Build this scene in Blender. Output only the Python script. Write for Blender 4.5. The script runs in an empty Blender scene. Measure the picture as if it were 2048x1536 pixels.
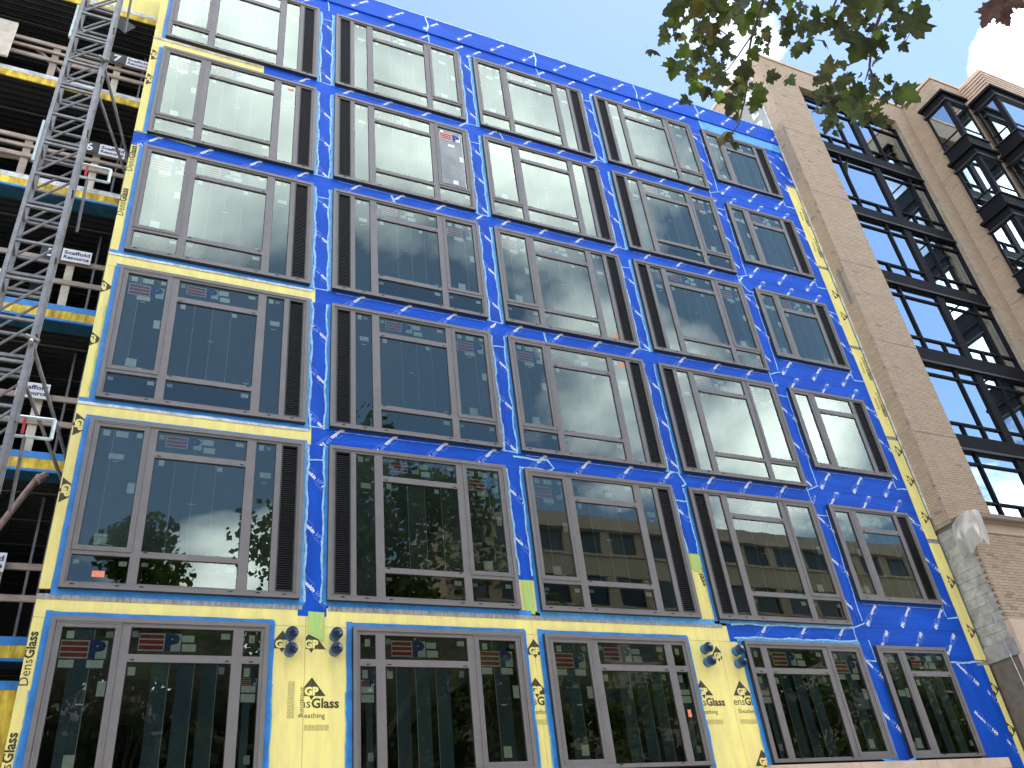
import bpy, math, random
from mathutils import Vector, Matrix
R = math.radians
random.seed(11)
SC = bpy.context.scene
COL = SC.collection

# ------------------------------------------------------------------ camera
cam = bpy.data.cameras.new('camera')
cam.lens = 30.257; cam.sensor_width = 36.0; cam.clip_start = 0.05; cam.clip_end = 2000
cam_o = bpy.data.objects.new('camera', cam); COL.objects.link(cam_o)
CAM = Vector((0.6727, -12.3779, 1.6))
cx_ = Vector((0.9102810674825679, -0.4008490296715764, -0.10348156161438773))
cy_ = Vector((0.3877872276409248, 0.7380814200605929, 0.5521384640105271))     # view direction
cz_ = Vector((-0.14494634959653938, -0.542730018308085, 0.8273056768607016))
m3 = Matrix((cx_, cz_, -cy_)).transposed()
cam_o.matrix_world = Matrix.Translation(CAM) @ m3.to_4x4()
SC.camera = cam_o

# ------------------------------------------------------------------ sky and sun
SUN_EL, SUN_AZ = 74.0, 90.0          # azimuth clockwise from +Y: the sun stands behind the building
wd = bpy.data.worlds.new('World'); SC.world = wd; wd.use_nodes = True
nt = wd.node_tree; N = nt.nodes; Lk = nt.links; N.clear()
sky = N.new('ShaderNodeTexSky'); sky.sky_type = 'NISHITA'; sky.sun_disc = False
sky.sun_elevation = R(SUN_EL); sky.sun_rotation = R(SUN_AZ)
sky.air_density = 1.0; sky.dust_density = 0.3; sky.ozone_density = 1.6; sky.altitude = 50
tc = N.new('ShaderNodeTexCoord')
sep = N.new('ShaderNodeSeparateXYZ'); Lk.new(tc.outputs['Generated'], sep.inputs[0])
zb = N.new('ShaderNodeMath'); zb.operation = 'ADD'; zb.inputs[1].default_value = 0.22; Lk.new(sep.outputs['Z'], zb.inputs[0])
zm = N.new('ShaderNodeMath'); zm.operation = 'MAXIMUM'; zm.inputs[1].default_value = 0.05; Lk.new(zb.outputs[0], zm.inputs[0])
dv = N.new('ShaderNodeVectorMath'); dv.operation = 'DIVIDE'
cmb = N.new('ShaderNodeCombineXYZ')
for i in (0, 1): Lk.new(zm.outputs[0], cmb.inputs[i])
cmb.inputs[2].default_value = 1.0
Lk.new(tc.outputs['Generated'], dv.inputs[0]); Lk.new(cmb.outputs[0], dv.inputs[1])
mp = N.new('ShaderNodeMapping'); mp.inputs['Location'].default_value = (21.432031, -8.415576, 0.0); mp.inputs['Rotation'].default_value = (0, 0, 2.7084587); mp.inputs['Scale'].default_value = (1.7244259, 1.7244259, 0)
Lk.new(dv.outputs[0], mp.inputs['Vector'])
nz = N.new('ShaderNodeTexNoise'); nz.inputs['Scale'].default_value = 1.0; nz.inputs['Detail'].default_value = 9
nz.inputs['Roughness'].default_value = 0.52; nz.inputs['Distortion'].default_value = 0.25
Lk.new(mp.outputs[0], nz.inputs['Vector'])
cr = N.new('ShaderNodeValToRGB'); cr.color_ramp.elements[0].position = 0.488; cr.color_ramp.elements[1].position = 0.725
cr.color_ramp.interpolation = 'LINEAR'
# one small cumulus stands at the upper right of the view
vn = N.new('ShaderNodeVectorMath'); vn.operation = 'DOT_PRODUCT'; vn.inputs[1].default_value = (0.7171, 0.2194, 0.6615)
Lk.new(tc.outputs['Generated'], vn.inputs[0])
mr = N.new('ShaderNodeMapRange'); mr.interpolation_type = 'SMOOTHSTEP'
mr.inputs['From Min'].default_value = math.cos(R(4.6)); mr.inputs['From Max'].default_value = 1.0; mr.inputs['To Min'].default_value = 0; mr.inputs['To Max'].default_value = 0.25
Lk.new(vn.outputs['Value'], mr.inputs['Value'])
nz2 = N.new('ShaderNodeTexNoise'); nz2.inputs['Scale'].default_value = 11.0; nz2.inputs['Detail'].default_value = 7; Lk.new(tc.outputs['Generated'], nz2.inputs['Vector'])
mr2 = N.new('ShaderNodeMapRange'); mr2.inputs['From Min'].default_value = 0.36; mr2.inputs['From Max'].default_value = 0.62; mr2.inputs['To Min'].default_value = 0.25; mr2.inputs['To Max'].default_value = 1.2
Lk.new(nz2.outputs['Fac'], mr2.inputs['Value'])
mu2 = N.new('ShaderNodeMath'); mu2.operation = 'MULTIPLY'; Lk.new(mr.outputs[0], mu2.inputs[0]); Lk.new(mr2.outputs[0], mu2.inputs[1])
ca_ = N.new('ShaderNodeMath'); ca_.operation = 'ADD'; Lk.new(nz.outputs['Fac'], ca_.inputs[0]); Lk.new(mu2.outputs[0], ca_.inputs[1])
Lk.new(ca_.outputs[0], cr.inputs['Fac'])
mx = N.new('ShaderNodeMix'); mx.data_type = 'RGBA'
Lk.new(cr.outputs['Color'], mx.inputs['Factor']); Lk.new(sky.outputs['Color'], mx.inputs['A'])
mx.inputs['B'].default_value = (37.0, 37.0, 36.3, 1)
bg = N.new('ShaderNodeBackground'); bg.inputs['Strength'].default_value = 0.056
Lk.new(mx.outputs['Result'], bg.inputs['Color'])
wo = N.new('ShaderNodeOutputWorld'); Lk.new(bg.outputs[0], wo.inputs['Surface'])

sun = bpy.data.lights.new('sun', 'SUN'); sun.energy = 2.2; sun.angle = R(0.55); sun.color = (1.0, 0.95, 0.87)
sun_o = bpy.data.objects.new('sun', sun); COL.objects.link(sun_o)
sd = Vector((math.sin(R(SUN_AZ))*math.cos(R(SUN_EL)), math.cos(R(SUN_AZ))*math.cos(R(SUN_EL)), math.sin(R(SUN_EL))))
sun_o.rotation_euler = sd.to_track_quat('Z', 'Y').to_euler()
sun_o.location = sd*60

vs = SC.view_settings
vs.view_transform = 'Standard'; vs.look = 'None'; vs.gamma = 1.0; vs.use_curve_mapping = False
vs.exposure = 2.5
SC.cycles.use_denoising = True
SC.cycles.max_bounces = 8; SC.cycles.transparent_max_bounces = 12; SC.cycles.diffuse_bounces = 3; SC.cycles.glossy_bounces = 4
SC.cycles.caustics_reflective = False; SC.cycles.caustics_refractive = False

# ------------------------------------------------------------------ materials
MATS = {}
def mat(name, col, rough=0.7, var=0.0, scale=4.0, bump=0.0, bscale=40.0, metal=0.0, spec=0.5, stretch=(1,1,1), obj_rand=0.0, col2=None, detail=5):
    m = bpy.data.materials.new(name); m.use_nodes = True
    t = m.node_tree; b = t.nodes['Principled BSDF']
    b.inputs['Roughness'].default_value = rough; b.inputs['Metallic'].default_value = metal
    b.inputs['Specular IOR Level'].default_value = spec
    b.inputs['Base Color'].default_value = (*col, 1)
    tcn = t.nodes.new('ShaderNodeTexCoord'); g = t.nodes.new('ShaderNodeNewGeometry')
    mpn = t.nodes.new('ShaderNodeMapping'); mpn.inputs['Scale'].default_value = stretch
    t.links.new(g.outputs['Position'], mpn.inputs['Vector'])
    last = None
    if var > 0:
        n = t.nodes.new('ShaderNodeTexNoise'); n.inputs['Scale'].default_value = scale; n.inputs['Detail'].default_value = detail
        n.inputs['Roughness'].default_value = 0.62
        t.links.new(mpn.outputs[0], n.inputs['Vector'])
        r = t.nodes.new('ShaderNodeValToRGB')
        c2 = col2 if col2 else tuple(max(0, c*(1-var)) for c in col)
        r.color_ramp.elements[0].position = 0.32; r.color_ramp.elements[0].color = (*c2, 1)
        r.color_ramp.elements[1].position = 0.66; r.color_ramp.elements[1].color = (*tuple(min(1, c*(1+var*0.35)) for c in col), 1)
        t.links.new(n.outputs['Fac'], r.inputs['Fac']); last = r.outputs['Color']
    if obj_rand > 0:
        oi = t.nodes.new('ShaderNodeObjectInfo'); hv = t.nodes.new('ShaderNodeHueSaturation')
        mr = t.nodes.new('ShaderNodeMapRange'); mr.inputs['To Min'].default_value = 1-obj_rand; mr.inputs['To Max'].default_value = 1+obj_rand*0.6
        t.links.new(oi.outputs['Random'], mr.inputs['Value']); t.links.new(mr.outputs[0], hv.inputs['Value'])
        if last: t.links.new(last, hv.inputs['Color'])
        else: hv.inputs['Color'].default_value = (*col, 1)
        last = hv.outputs['Color']
    if last: t.links.new(last, b.inputs['Base Color'])
    if bump > 0:
        n2 = t.nodes.new('ShaderNodeTexNoise'); n2.inputs['Scale'].default_value = bscale; n2.inputs['Detail'].default_value = 6
        t.links.new(mpn.outputs[0], n2.inputs['Vector'])
        bp = t.nodes.new('ShaderNodeBump'); bp.inputs['Strength'].default_value = bump; bp.inputs['Distance'].default_value = 0.02
        t.links.new(n2.outputs['Fac'], bp.inputs['Height']); t.links.new(bp.outputs[0], b.inputs['Normal'])
    MATS[name] = m
    return m

def glass_mat(name, tint, base_fac, rough=0.0, wave=0.02, wscale=0.9, gcol=(0.85, 1.0, 0.91), dust=0.0):
    m = bpy.data.materials.new(name); m.use_nodes = True
    t = m.node_tree; t.nodes.clear(); n = t.nodes
    out = n.new('ShaderNodeOutputMaterial'); mix = n.new('ShaderNodeMixShader')
    tr = n.new('ShaderNodeBsdfTransparent'); tr.inputs[0].default_value = (*tint, 1)
    gl = n.new('ShaderNodeBsdfGlossy'); gl.inputs['Roughness'].default_value = rough; gl.inputs['Color'].default_value = (*gcol, 1)
    fr = n.new('ShaderNodeFresnel'); fr.inputs['IOR'].default_value = 1.55
    ad = n.new('ShaderNodeMath'); ad.operation = 'MULTIPLY_ADD'; ad.inputs[1].default_value = 1.0-base_fac*0.5; ad.inputs[2].default_value = base_fac; ad.use_clamp = True
    g = n.new('ShaderNodeNewGeometry'); no = n.new('ShaderNodeTexNoise'); no.inputs['Scale'].default_value = wscale; no.inputs['Detail'].default_value = 2
    oi = n.new('ShaderNodeObjectInfo'); va = n.new('ShaderNodeVectorMath'); va.operation = 'MULTIPLY_ADD'
    va.inputs[1].default_value = (1, 1, 1)
    cb = n.new('ShaderNodeCombineXYZ'); t.links.new(oi.outputs['Random'], cb.inputs[1])
    sc_ = n.new('ShaderNodeVectorMath'); sc_.operation = 'SCALE'; sc_.inputs['Scale'].default_value = 30.0
    t.links.new(cb.outputs[0], sc_.inputs[0])
    t.links.new(g.outputs['Position'], va.inputs[0]); t.links.new(sc_.outputs[0], va.inputs[2])
    t.links.new(va.outputs[0], no.inputs['Vector'])
    bp = n.new('ShaderNodeBump'); bp.inputs['Strength'].default_value = 1.0; bp.inputs['Distance'].default_value = wave
    t.links.new(no.outputs['Fac'], bp.inputs['Height']); t.links.new(bp.outputs[0], gl.inputs['Normal'])
    t.links.new(fr.outputs[0], ad.inputs[0]); t.links.new(ad.outputs[0], mix.inputs[0])
    t.links.new(tr.outputs[0], mix.inputs[1]); t.links.new(gl.outputs[0], mix.inputs[2])
    t.links.new(mix.outputs[0], out.inputs[0])
    MATS[name] = m
    return m

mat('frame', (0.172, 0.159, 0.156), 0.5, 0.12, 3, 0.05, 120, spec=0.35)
mat('frame_side', (0.02, 0.02, 0.022), 0.6)  # near black on frame sides and undersides: their shade put into the colour
mat('slot', (0.006, 0.006, 0.006), 0.8)
mat('gasket', (0.012, 0.012, 0.013), 0.6)
mat('louvre_metal', (0.019, 0.018, 0.0175), 0.5, 0.15, 4)
mat('louvre_dark', (0.008, 0.008, 0.008), 0.9)
mat('blue', (0.005, 0.082, 0.53), 0.55, 0.26, 1.6, 0.55, 7, stretch=(0.45, 1, 2.2), spec=0.18)
mat('blue_v', (0.005, 0.082, 0.53), 0.55, 0.26, 1.6, 0.5, 7, stretch=(2.2, 1, 0.45), spec=0.18)
mat('tape', (0.035, 0.245, 0.66), 0.5, 0.28, 5, 0.35, 20)
mat('tape_pale', (0.10, 0.37, 0.74), 0.5, 0.3, 6, 0.35, 25)
mat('sealant', (0.36, 0.62, 0.86), 0.55, 0.35, 9, 0.5, 60)
mat('print_white', (0.78, 0.82, 0.90), 0.5, 0.25, 30)
mat('print_pale', (0.16, 0.28, 0.68), 0.5)
mat('yellow', (0.87, 0.765, 0.245), 0.8, 0.20, 2.2, 0.12, 60, col2=(0.77, 0.65, 0.25), stretch=(2.2, 1, 0.5))
mat('yellow_old', (0.76, 0.55, 0.06), 0.8, 0.75, 3.0, 0.15, 50, col2=(0.30, 0.19, 0.02), stretch=(3.0, 1, 0.8))
mat('print_black', (0.028, 0.024, 0.018), 0.8, 0.6, 20, stretch=(3, 1, 0.4), col2=(0.09, 0.075, 0.03))
mat('print_grey', (0.42, 0.37, 0.13), 0.8)
mat('green_smear', (0.27, 0.50, 0.14), 0.7, 0.5, 8, stretch=(4, 1, 0.4), col2=(0.58, 0.58, 0.16))
mat('metal_strip', (0.34, 0.34, 0.34), 0.5, 0.5, 7, 0.3, 25, stretch=(4, 1, 1))
mat('white_strip', (0.70, 0.72, 0.73), 0.7, 0.5, 6, 0.3, 20, col2=(0.32, 0.33, 0.34))
mat('sticker', (0.84, 0.88, 0.80), 0.8, 0.12, 20)
mat('sticker_pale', (0.48, 0.54, 0.49), 0.8, 0.3, 30)
mat('logo_white', (0.66, 0.72, 0.66), 0.8)
mat('logo_red', (0.40, 0.035, 0.045), 0.8)
mat('logo_blue', (0.03, 0.05, 0.21), 0.8)
mat('orange', (0.80, 0.25, 0.13), 0.8)
mat('film', (0.075, 0.092, 0.098), 0.6, 0.3, 1.3, obj_rand=0.55)
mat('film_blue', (0.055, 0.095, 0.130), 0.6, 0.25, 1.0, obj_rand=0.2)
mat('seam', (0.44, 0.48, 0.49), 0.6)
mat('room', (0.05, 0.05, 0.052), 0.9, 0.4, 0.8)
mat('board_grey', (0.30, 0.31, 0.32), 0.8, 0.3, 2)
glass_mat('glass', (0.86, 0.95, 0.90), 0.050, 0.0, 0.0018, 0.8)
glass_mat('glass_sky', (0.55, 0.65, 0.72), 0.62, 0.0, 0.0016, 0.8, (0.78, 0.91, 1.0))
mat('pipe', (0.03, 0.15, 0.34), 0.45, 0.3, 6)
mat('pipe_film', (0.008, 0.03, 0.085), 0.4, 0.5, 14, 1.0, 22)
mat('concrete', (0.33, 0.32, 0.30), 0.9, 0.35, 3, 0.3, 30)
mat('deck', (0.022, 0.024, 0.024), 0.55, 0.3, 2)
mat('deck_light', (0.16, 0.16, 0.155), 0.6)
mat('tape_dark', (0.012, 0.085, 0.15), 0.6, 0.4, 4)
mat('timber', (0.39, 0.31, 0.255), 0.8, 0.35, 3, 0.2, 30, stretch=(1, 3, 3))
mat('timber_pale', (0.60, 0.53, 0.44), 0.8, 0.3, 3)
mat('galv', (0.20, 0.205, 0.21), 0.45, 0.45, 6, 0.1, 50, metal=0.35, col2=(0.15, 0.14, 0.13))
mat('galv_dark', (0.16, 0.16, 0.165), 0.5, 0.4, 6, metal=0.3)
mat('steel_stud', (0.20, 0.20, 0.21), 0.5, 0.3, 4, metal=0.3)
mat('rust_pole', (0.30, 0.20, 0.17), 0.7, 0.4, 9)
mat('sign_white', (0.72, 0.72, 0.72), 0.5)
mat('sign_black', (0.02, 0.02, 0.022), 0.5)
mat('sign_navy', (0.02, 0.03, 0.12), 0.5)
mat('red', (0.42, 0.02, 0.03), 0.5)
mat('gate_paint', (0.45, 0.56, 0.56), 0.5, 0.3, 8)
mat('mortar', (0.34, 0.285, 0.22), 0.9, 0.3, 6)
mat('mortar_dark', (0.15, 0.13, 0.10), 0.95, 0.3, 6)
mat('stone', (0.56, 0.42, 0.32), 0.8, 0.18, 2.5, 0.1, 60)
mat('stone_brown', (0.22, 0.17, 0.13), 0.7, 0.2, 3)
mat('grey_render', (0.30, 0.30, 0.295), 0.9, 0.3, 1.2, 0.15, 20)
mat('white_paint', (0.72, 0.73, 0.72), 0.8, 0.2, 10)
mat('cmu', (0.42, 0.41, 0.36), 0.9, 0.35, 5, 0.3, 40, obj_rand=0.15)
mat('dark_metal', (0.009, 0.009, 0.012), 0.6, 0.2, 2, spec=0.10)
mat('dark_metal2', (0.012, 0.012, 0.015), 0.5)
mat('blind', (0.50, 0.56, 0.56), 0.8, 0.15, 1)
mat('interior_dark', (0.045, 0.055, 0.06), 0.8, 0.4, 1)
mat('asphalt', (0.05, 0.05, 0.052), 0.9, 0.3, 3, 0.3, 80)
mat('pavement', (0.30, 0.29, 0.27), 0.9, 0.25, 2, 0.2, 60)
mat('soil', (0.16, 0.15, 0.12), 0.9, 0.3, 1)
mat('kerb', (0.36, 0.35, 0.33), 0.9, 0.2, 3)
mat('line_paint', (0.72, 0.70, 0.62), 0.7, 0.25, 8)
mat('opp_tan', (0.50, 0.37, 0.25), 0.85, 0.15, 1)
mat('opp_red', (0.20, 0.135, 0.10), 0.85, 0.2, 1)
mat('opp_glass', (0.03, 0.035, 0.04), 0.15)
mat('bark', (0.20, 0.17, 0.12), 0.9, 0.6, 6, 0.5, 14, col2=(0.07, 0.06, 0.045))
mat('twig', (0.07, 0.045, 0.045), 0.8)
mat('wire', (0.45, 0.44, 0.42), 0.6)

def brick_mat(name, use_attr):
    m = bpy.data.materials.new(name); m.use_nodes = True
    t = m.node_tree; b = t.nodes['Principled BSDF']; b.inputs['Roughness'].default_value = 0.88
    r = t.nodes.new('ShaderNodeValToRGB'); e = r.color_ramp.elements
    e[0].position = 0.0; e[0].color = (0.25, 0.185, 0.14, 1)
    e[1].position = 1.0; e[1].color = (0.43, 0.33, 0.235, 1)
    for p, c in ((0.06, (0.29, 0.22, 0.165, 1)), (0.09, (0.365, 0.275, 0.195, 1)), (0.6, (0.40, 0.305, 0.217, 1))):
        x = e.new(p); x.color = c
    if use_attr:
        a = t.nodes.new('ShaderNodeAttribute'); a.attribute_name = 'tone'; t.links.new(a.outputs['Fac'], r.inputs['Fac'])
    else:
        a = t.nodes.new('ShaderNodeObjectInfo'); t.links.new(a.outputs['Random'], r.inputs['Fac'])
    n = t.nodes.new('ShaderNodeTexNoise'); n.inputs['Scale'].default_value = 25; n.inputs['Detail'].default_value = 6
    g = t.nodes.new('ShaderNodeNewGeometry'); t.links.new(g.outputs['Position'], n.inputs['Vector'])
    mxr = t.nodes.new('ShaderNodeMix'); mxr.data_type = 'RGBA'; mxr.blend_type = 'MULTIPLY'; mxr.inputs['Factor'].default_value = 0.35
    t.links.new(r.outputs[0], mxr.inputs['A']); t.links.new(n.outputs['Color'], mxr.inputs['B'])
    hs = t.nodes.new('ShaderNodeHueSaturation'); hs.inputs['Value'].default_value = 1.12
    t.links.new(r.outputs[0], hs.inputs['Color'])
    rm = t.nodes.new('ShaderNodeMapRange'); rm.inputs['To Min'].default_value = 0.88; rm.inputs['To Max'].default_value = 1.15
    t.links.new(n.outputs['Fac'], rm.inputs['Value']); t.links.new(rm.outputs[0], hs.inputs['Value'])
    t.links.new(hs.outputs[0], b.inputs['Base Color'])
    bp = t.nodes.new('ShaderNodeBump'); bp.inputs['Strength'].default_value = 0.3; bp.inputs['Distance'].default_value = 0.01
    t.links.new(n.outputs['Fac'], bp.inputs['Height']); t.links.new(bp.outputs[0], b.inputs['Normal'])
    MATS[name] = m
brick_mat('brick_mass', True); brick_mat('brick_single', False)

def leaf_mat(name, c1, c2, trans):
    m = bpy.data.materials.new(name); m.use_nodes = True
    t = m.node_tree; n = t.nodes; n.clear()
    out = n.new('ShaderNodeOutputMaterial'); mix = n.new('ShaderNodeMixShader'); mix.inputs[0].default_value = 0.45
    d = n.new('ShaderNodeBsdfPrincipled'); d.inputs['Roughness'].default_value = 0.5
    tr = n.new('ShaderNodeBsdfTranslucent')
    g = n.new('ShaderNodeNewGeometry'); no = n.new('ShaderNodeTexNoise'); no.inputs['Scale'].default_value = 18; no.inputs['Detail'].default_value = 4
    t.links.new(g.outputs['Position'], no.inputs['Vector'])
    r = n.new('ShaderNodeValToRGB'); r.color_ramp.elements[0].position = 0.35; r.color_ramp.elements[1].position = 0.68
    r.color_ramp.elements[0].color = (*c1, 1); r.color_ramp.elements[1].color = (*c2, 1)
    t.links.new(no.outputs['Fac'], r.inputs[0]); t.links.new(r.outputs[0], d.inputs['Base Color'])
    tm = n.new('ShaderNodeMix'); tm.data_type = 'RGBA'; tm.blend_type = 'MULTIPLY'; tm.inputs['Factor'].default_value = 1.0
    t.links.new(r.outputs[0], tm.inputs['A']); tm.inputs['B'].default_value = (*trans, 1)
    t.links.new(tm.outputs['Result'], tr.inputs[0])
    t.links.new(d.outputs[0], mix.inputs[1]); t.links.new(tr.outputs[0], mix.inputs[2]); t.links.new(mix.outputs[0], out.inputs[0])
    MATS[name] = m
leaf_mat('leaf_dark', (0.022, 0.028, 0.012), (0.042, 0.055, 0.018), (1.3, 1.4, 0.7))
leaf_mat('leaf_green', (0.032, 0.044, 0.012), (0.060, 0.088, 0.018), (1.5, 1.7, 0.6))
leaf_mat('leaf_olive', (0.042, 0.038, 0.013), (0.082, 0.076, 0.018), (1.4, 1.3, 0.6))
leaf_mat('leaf_brown', (0.060, 0.028, 0.022), (0.095, 0.048, 0.034), (1.2, 0.9, 0.8))
leaf_mat('crown_green', (0.035, 0.05, 0.016), (0.08, 0.105, 0.03), (1.2, 1.3, 0.7))
def plastic_mat():
    m = bpy.data.materials.new('plastic_sheet'); m.use_nodes = True
    t = m.node_tree; n = t.nodes; n.clear()
    out = n.new('ShaderNodeOutputMaterial')
    d = n.new('ShaderNodeBsdfPrincipled'); d.inputs['Base Color'].default_value = (0.62, 0.61, 0.58, 1); d.inputs['Roughness'].default_value = 0.3
    tr = n.new('ShaderNodeBsdfTransparent'); tl = n.new('ShaderNodeBsdfTranslucent'); tl.inputs[0].default_value = (0.7, 0.69, 0.66, 1)
    m1 = n.new('ShaderNodeMixShader'); m1.inputs[0].default_value = 0.4; m2 = n.new('ShaderNodeMixShader'); m2.inputs[0].default_value = 0.22
    t.links.new(d.outputs[0], m1.inputs[1]); t.links.new(tl.outputs[0], m1.inputs[2])
    t.links.new(m1.outputs[0], m2.inputs[1]); t.links.new(tr.outputs[0], m2.inputs[2]); t.links.new(m2.outputs[0], out.inputs[0])
    MATS['plastic'] = m
plastic_mat()

# ------------------------------------------------------------------ mesh helpers
class MB:
    def __init__(s): s.v = []; s.f = []; s.m = []; s.tone = []
    def face(s, pts, mi=0, tone=0.5):
        i = len(s.v); s.v += [tuple(p) for p in pts]; s.f.append(tuple(range(i, i+len(pts)))); s.m.append(mi); s.tone.append(tone); return s
    def box(s, x0, x1, y0, y1, z0, z1, mi=0, tone=0.5, skip=''):
        i = len(s.v)
        s.v += [(x0,y0,z0),(x1,y0,z0),(x1,y1,z0),(x0,y1,z0),(x0,y0,z1),(x1,y0,z1),(x1,y1,z1),(x0,y1,z1)]
        F = {'b':(0,3,2,1),'t':(4,5,6,7),'f':(0,1,5,4),'k':(2,3,7,6),'l':(3,0,4,7),'r':(1,2,6,5)}
        for k, q in F.items():
            if k in skip: continue
            s.f.append(tuple(i+a for a in q)); s.m.append(mi if not isinstance(mi, dict) else mi.get(k, mi.get('*', 0))); s.tone.append(tone)
        return s
    def tube(s, p, q, r, n=8, mi=0, r2=None, cap=True):
        p = Vector(p); q = Vector(q); d = (q-p)
        if d.length < 1e-6: return s
        d.normalize(); a = d.orthogonal().normalized(); b = d.cross(a); r2 = r if r2 is None else r2
        i = len(s.v)
        for k in range(n):
            t = 2*math.pi*k/n; u = a*math.cos(t)+b*math.sin(t)
            s.v.append(tuple(p+u*r)); s.v.append(tuple(q+u*r2))
        for k in range(n):
            k2 = (k+1) % n
            s.f.append((i+2*k, i+2*k2, i+2*k2+1, i+2*k+1)); s.m.append(mi); s.tone.append(.5)
        if cap:
            s.f.append(tuple(i+2*k for k in reversed(range(n)))); s.m.append(mi); s.tone.append(.5)
            s.f.append(tuple(i+2*k+1 for k in range(n))); s.m.append(mi); s.tone.append(.5)
        return s
    def beam(s, p, q, w, h, mi=0, up=(0,0,1)):
        p = Vector(p); q = Vector(q); d = (q-p).normalized(); up = Vector(up)
        a = d.cross(up)
        if a.length < 1e-4: a = d.orthogonal()
        a.normalize(); b = a.cross(d); i = len(s.v)
        for e in (p, q):
            for (u, v) in ((-1,-1),(1,-1),(1,1),(-1,1)): s.v.append(tuple(e+a*u*w/2+b*v*h/2))
        for f in ((3,2,1,0),(4,5,6,7),(0,1,5,4),(1,2,6,5),(2,3,7,6),(3,0,4,7)):
            s.f.append(tuple(i+k for k in f)); s.m.append(mi); s.tone.append(.5)
        return s
    def chain(s, pts, r0, r1, n=7, mi=0):
        for k in range(len(pts)-1):
            t0 = k/(len(pts)-1); t1 = (k+1)/(len(pts)-1)
            s.tube(pts[k], pts[k+1], r0+(r1-r0)*t0, n, mi, r0+(r1-r0)*t1)
        return s
WORG = {}
def worg(o): return WORG.get(o.name, Vector((0,0,0))) if o else Vector((0,0,0))
def obj(name, mb, mats, parent=None, origin=None, smooth=False, tone=False):
    if isinstance(mats, str): mats = [mats]
    me = bpy.data.meshes.new(name)
    if origin is None:
        xs = [v[0] for v in mb.v]; ys = [v[1] for v in mb.v]; zs = [v[2] for v in mb.v]
        origin = ((min(xs)+max(xs))/2, (min(ys)+max(ys))/2, min(zs))
    og = Vector(origin)
    me.from_pydata([(v[0]-og.x, v[1]-og.y, v[2]-og.z) for v in mb.v], [], mb.f)
    me.polygons.foreach_set('material_index', mb.m)
    for mm in mats: me.materials.append(MATS[mm])
    if tone:
        a = me.attributes.new('tone', 'FLOAT', 'FACE'); a.data.foreach_set('value', mb.tone)
    if smooth: me.polygons.foreach_set('use_smooth', [True]*len(mb.f))
    me.update()
    o = bpy.data.objects.new(name, me); COL.objects.link(o); WORG[o.name] = og
    if parent: o.parent = parent
    o.location = og - worg(parent)
    return o
def empty(name, loc):
    o = bpy.data.objects.new(name, None); COL.objects.link(o); o.location = loc; o.empty_display_size = 0.3; WORG[o.name] = Vector(loc); return o
def dup(src, loc, parent):
    """copy one object at a world location under parent (mesh data shared)"""
    o = src.copy(); COL.objects.link(o); WORG[o.name] = Vector(loc); o.parent = parent; o.location = Vector(loc)-worg(parent); return o
def tag(o, label, cat, group=None):
    o['label'] = label; o['category'] = cat
    if group: o['group'] = group
    return o
def stuff(o): o['kind'] = 'stuff'; return o
def structure(o): o['kind'] = 'structure'; return o

# flat lettering: glyphs from the built-in font as 2-D triangles
_tx = {}
def text2d(s, size=1.0, bold=0.0, shear=0.0):
    key = (s, size, bold, shear)
    if key in _tx: return _tx[key]
    c = bpy.data.curves.new('t', 'FONT'); c.body = s; c.size = size; c.offset = bold; c.shear = shear; c.resolution_u = 2; c.fill_mode = 'FRONT'
    o = bpy.data.objects.new('t', c); COL.objects.link(o)
    me = bpy.data.meshes.new_from_object(o)
    me.calc_loop_triangles()
    v = [(q.co.x, q.co.y) for q in me.vertices]
    tri = [tuple(v[i] for i in t.vertices) for t in me.loop_triangles]
    bpy.data.objects.remove(o); bpy.data.curves.remove(c); bpy.data.meshes.remove(me)
    w = max([p[0] for t in tri for p in t] or [0])
    _tx[key] = (tri, w); return _tx[key]
def clip_poly(poly, x0, x1, z0, z1):
    for ax, lim, sg in ((0, x0, 1), (0, x1, -1), (1, z0, 1), (1, z1, -1)):
        out = []
        for i in range(len(poly)):
            a = poly[i]; b = poly[(i+1) % len(poly)]
            da = (a[ax]-lim)*sg; db = (b[ax]-lim)*sg
            if da >= 0: out.append(a)
            if (da >= 0) != (db >= 0):
                t = da/(da-db); out.append((a[0]+(b[0]-a[0])*t, a[1]+(b[1]-a[1])*t))
        poly = out
        if len(poly) < 3: return []
    return poly
def stamp(mb, tris, pos, ang, rect, y, mi=0, sx=1.0, off=(0, 0)):
    """2-D triangles turned by ang, moved to pos (x,z), clipped to rect, laid on the plane Y = y facing the street"""
    ca, sa = math.cos(R(ang)), math.sin(R(ang))
    for t in tris:
        p = []
        for (a, b) in t:
            a = a*sx+off[0]; b = b+off[1]
            p.append((pos[0]+a*ca-b*sa, pos[1]+a*sa+b*ca))
        if rect: p = clip_poly(p, *rect)
        if len(p) >= 3:
            ar = sum(p[i][0]*p[(i+1) % len(p)][1]-p[(i+1) % len(p)][0]*p[i][1] for i in range(len(p)))
            if abs(ar) < 1e-9: continue
            if ar < 0: p = p[::-1]
            mb.face([(x, y, z) for x, z in p], mi)
def quad2(x0, x1, z0, z1): return [((x0, z0), (x1, z0), (x1, z1)), ((x0, z0), (x1, z1), (x0, z1))]

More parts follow.
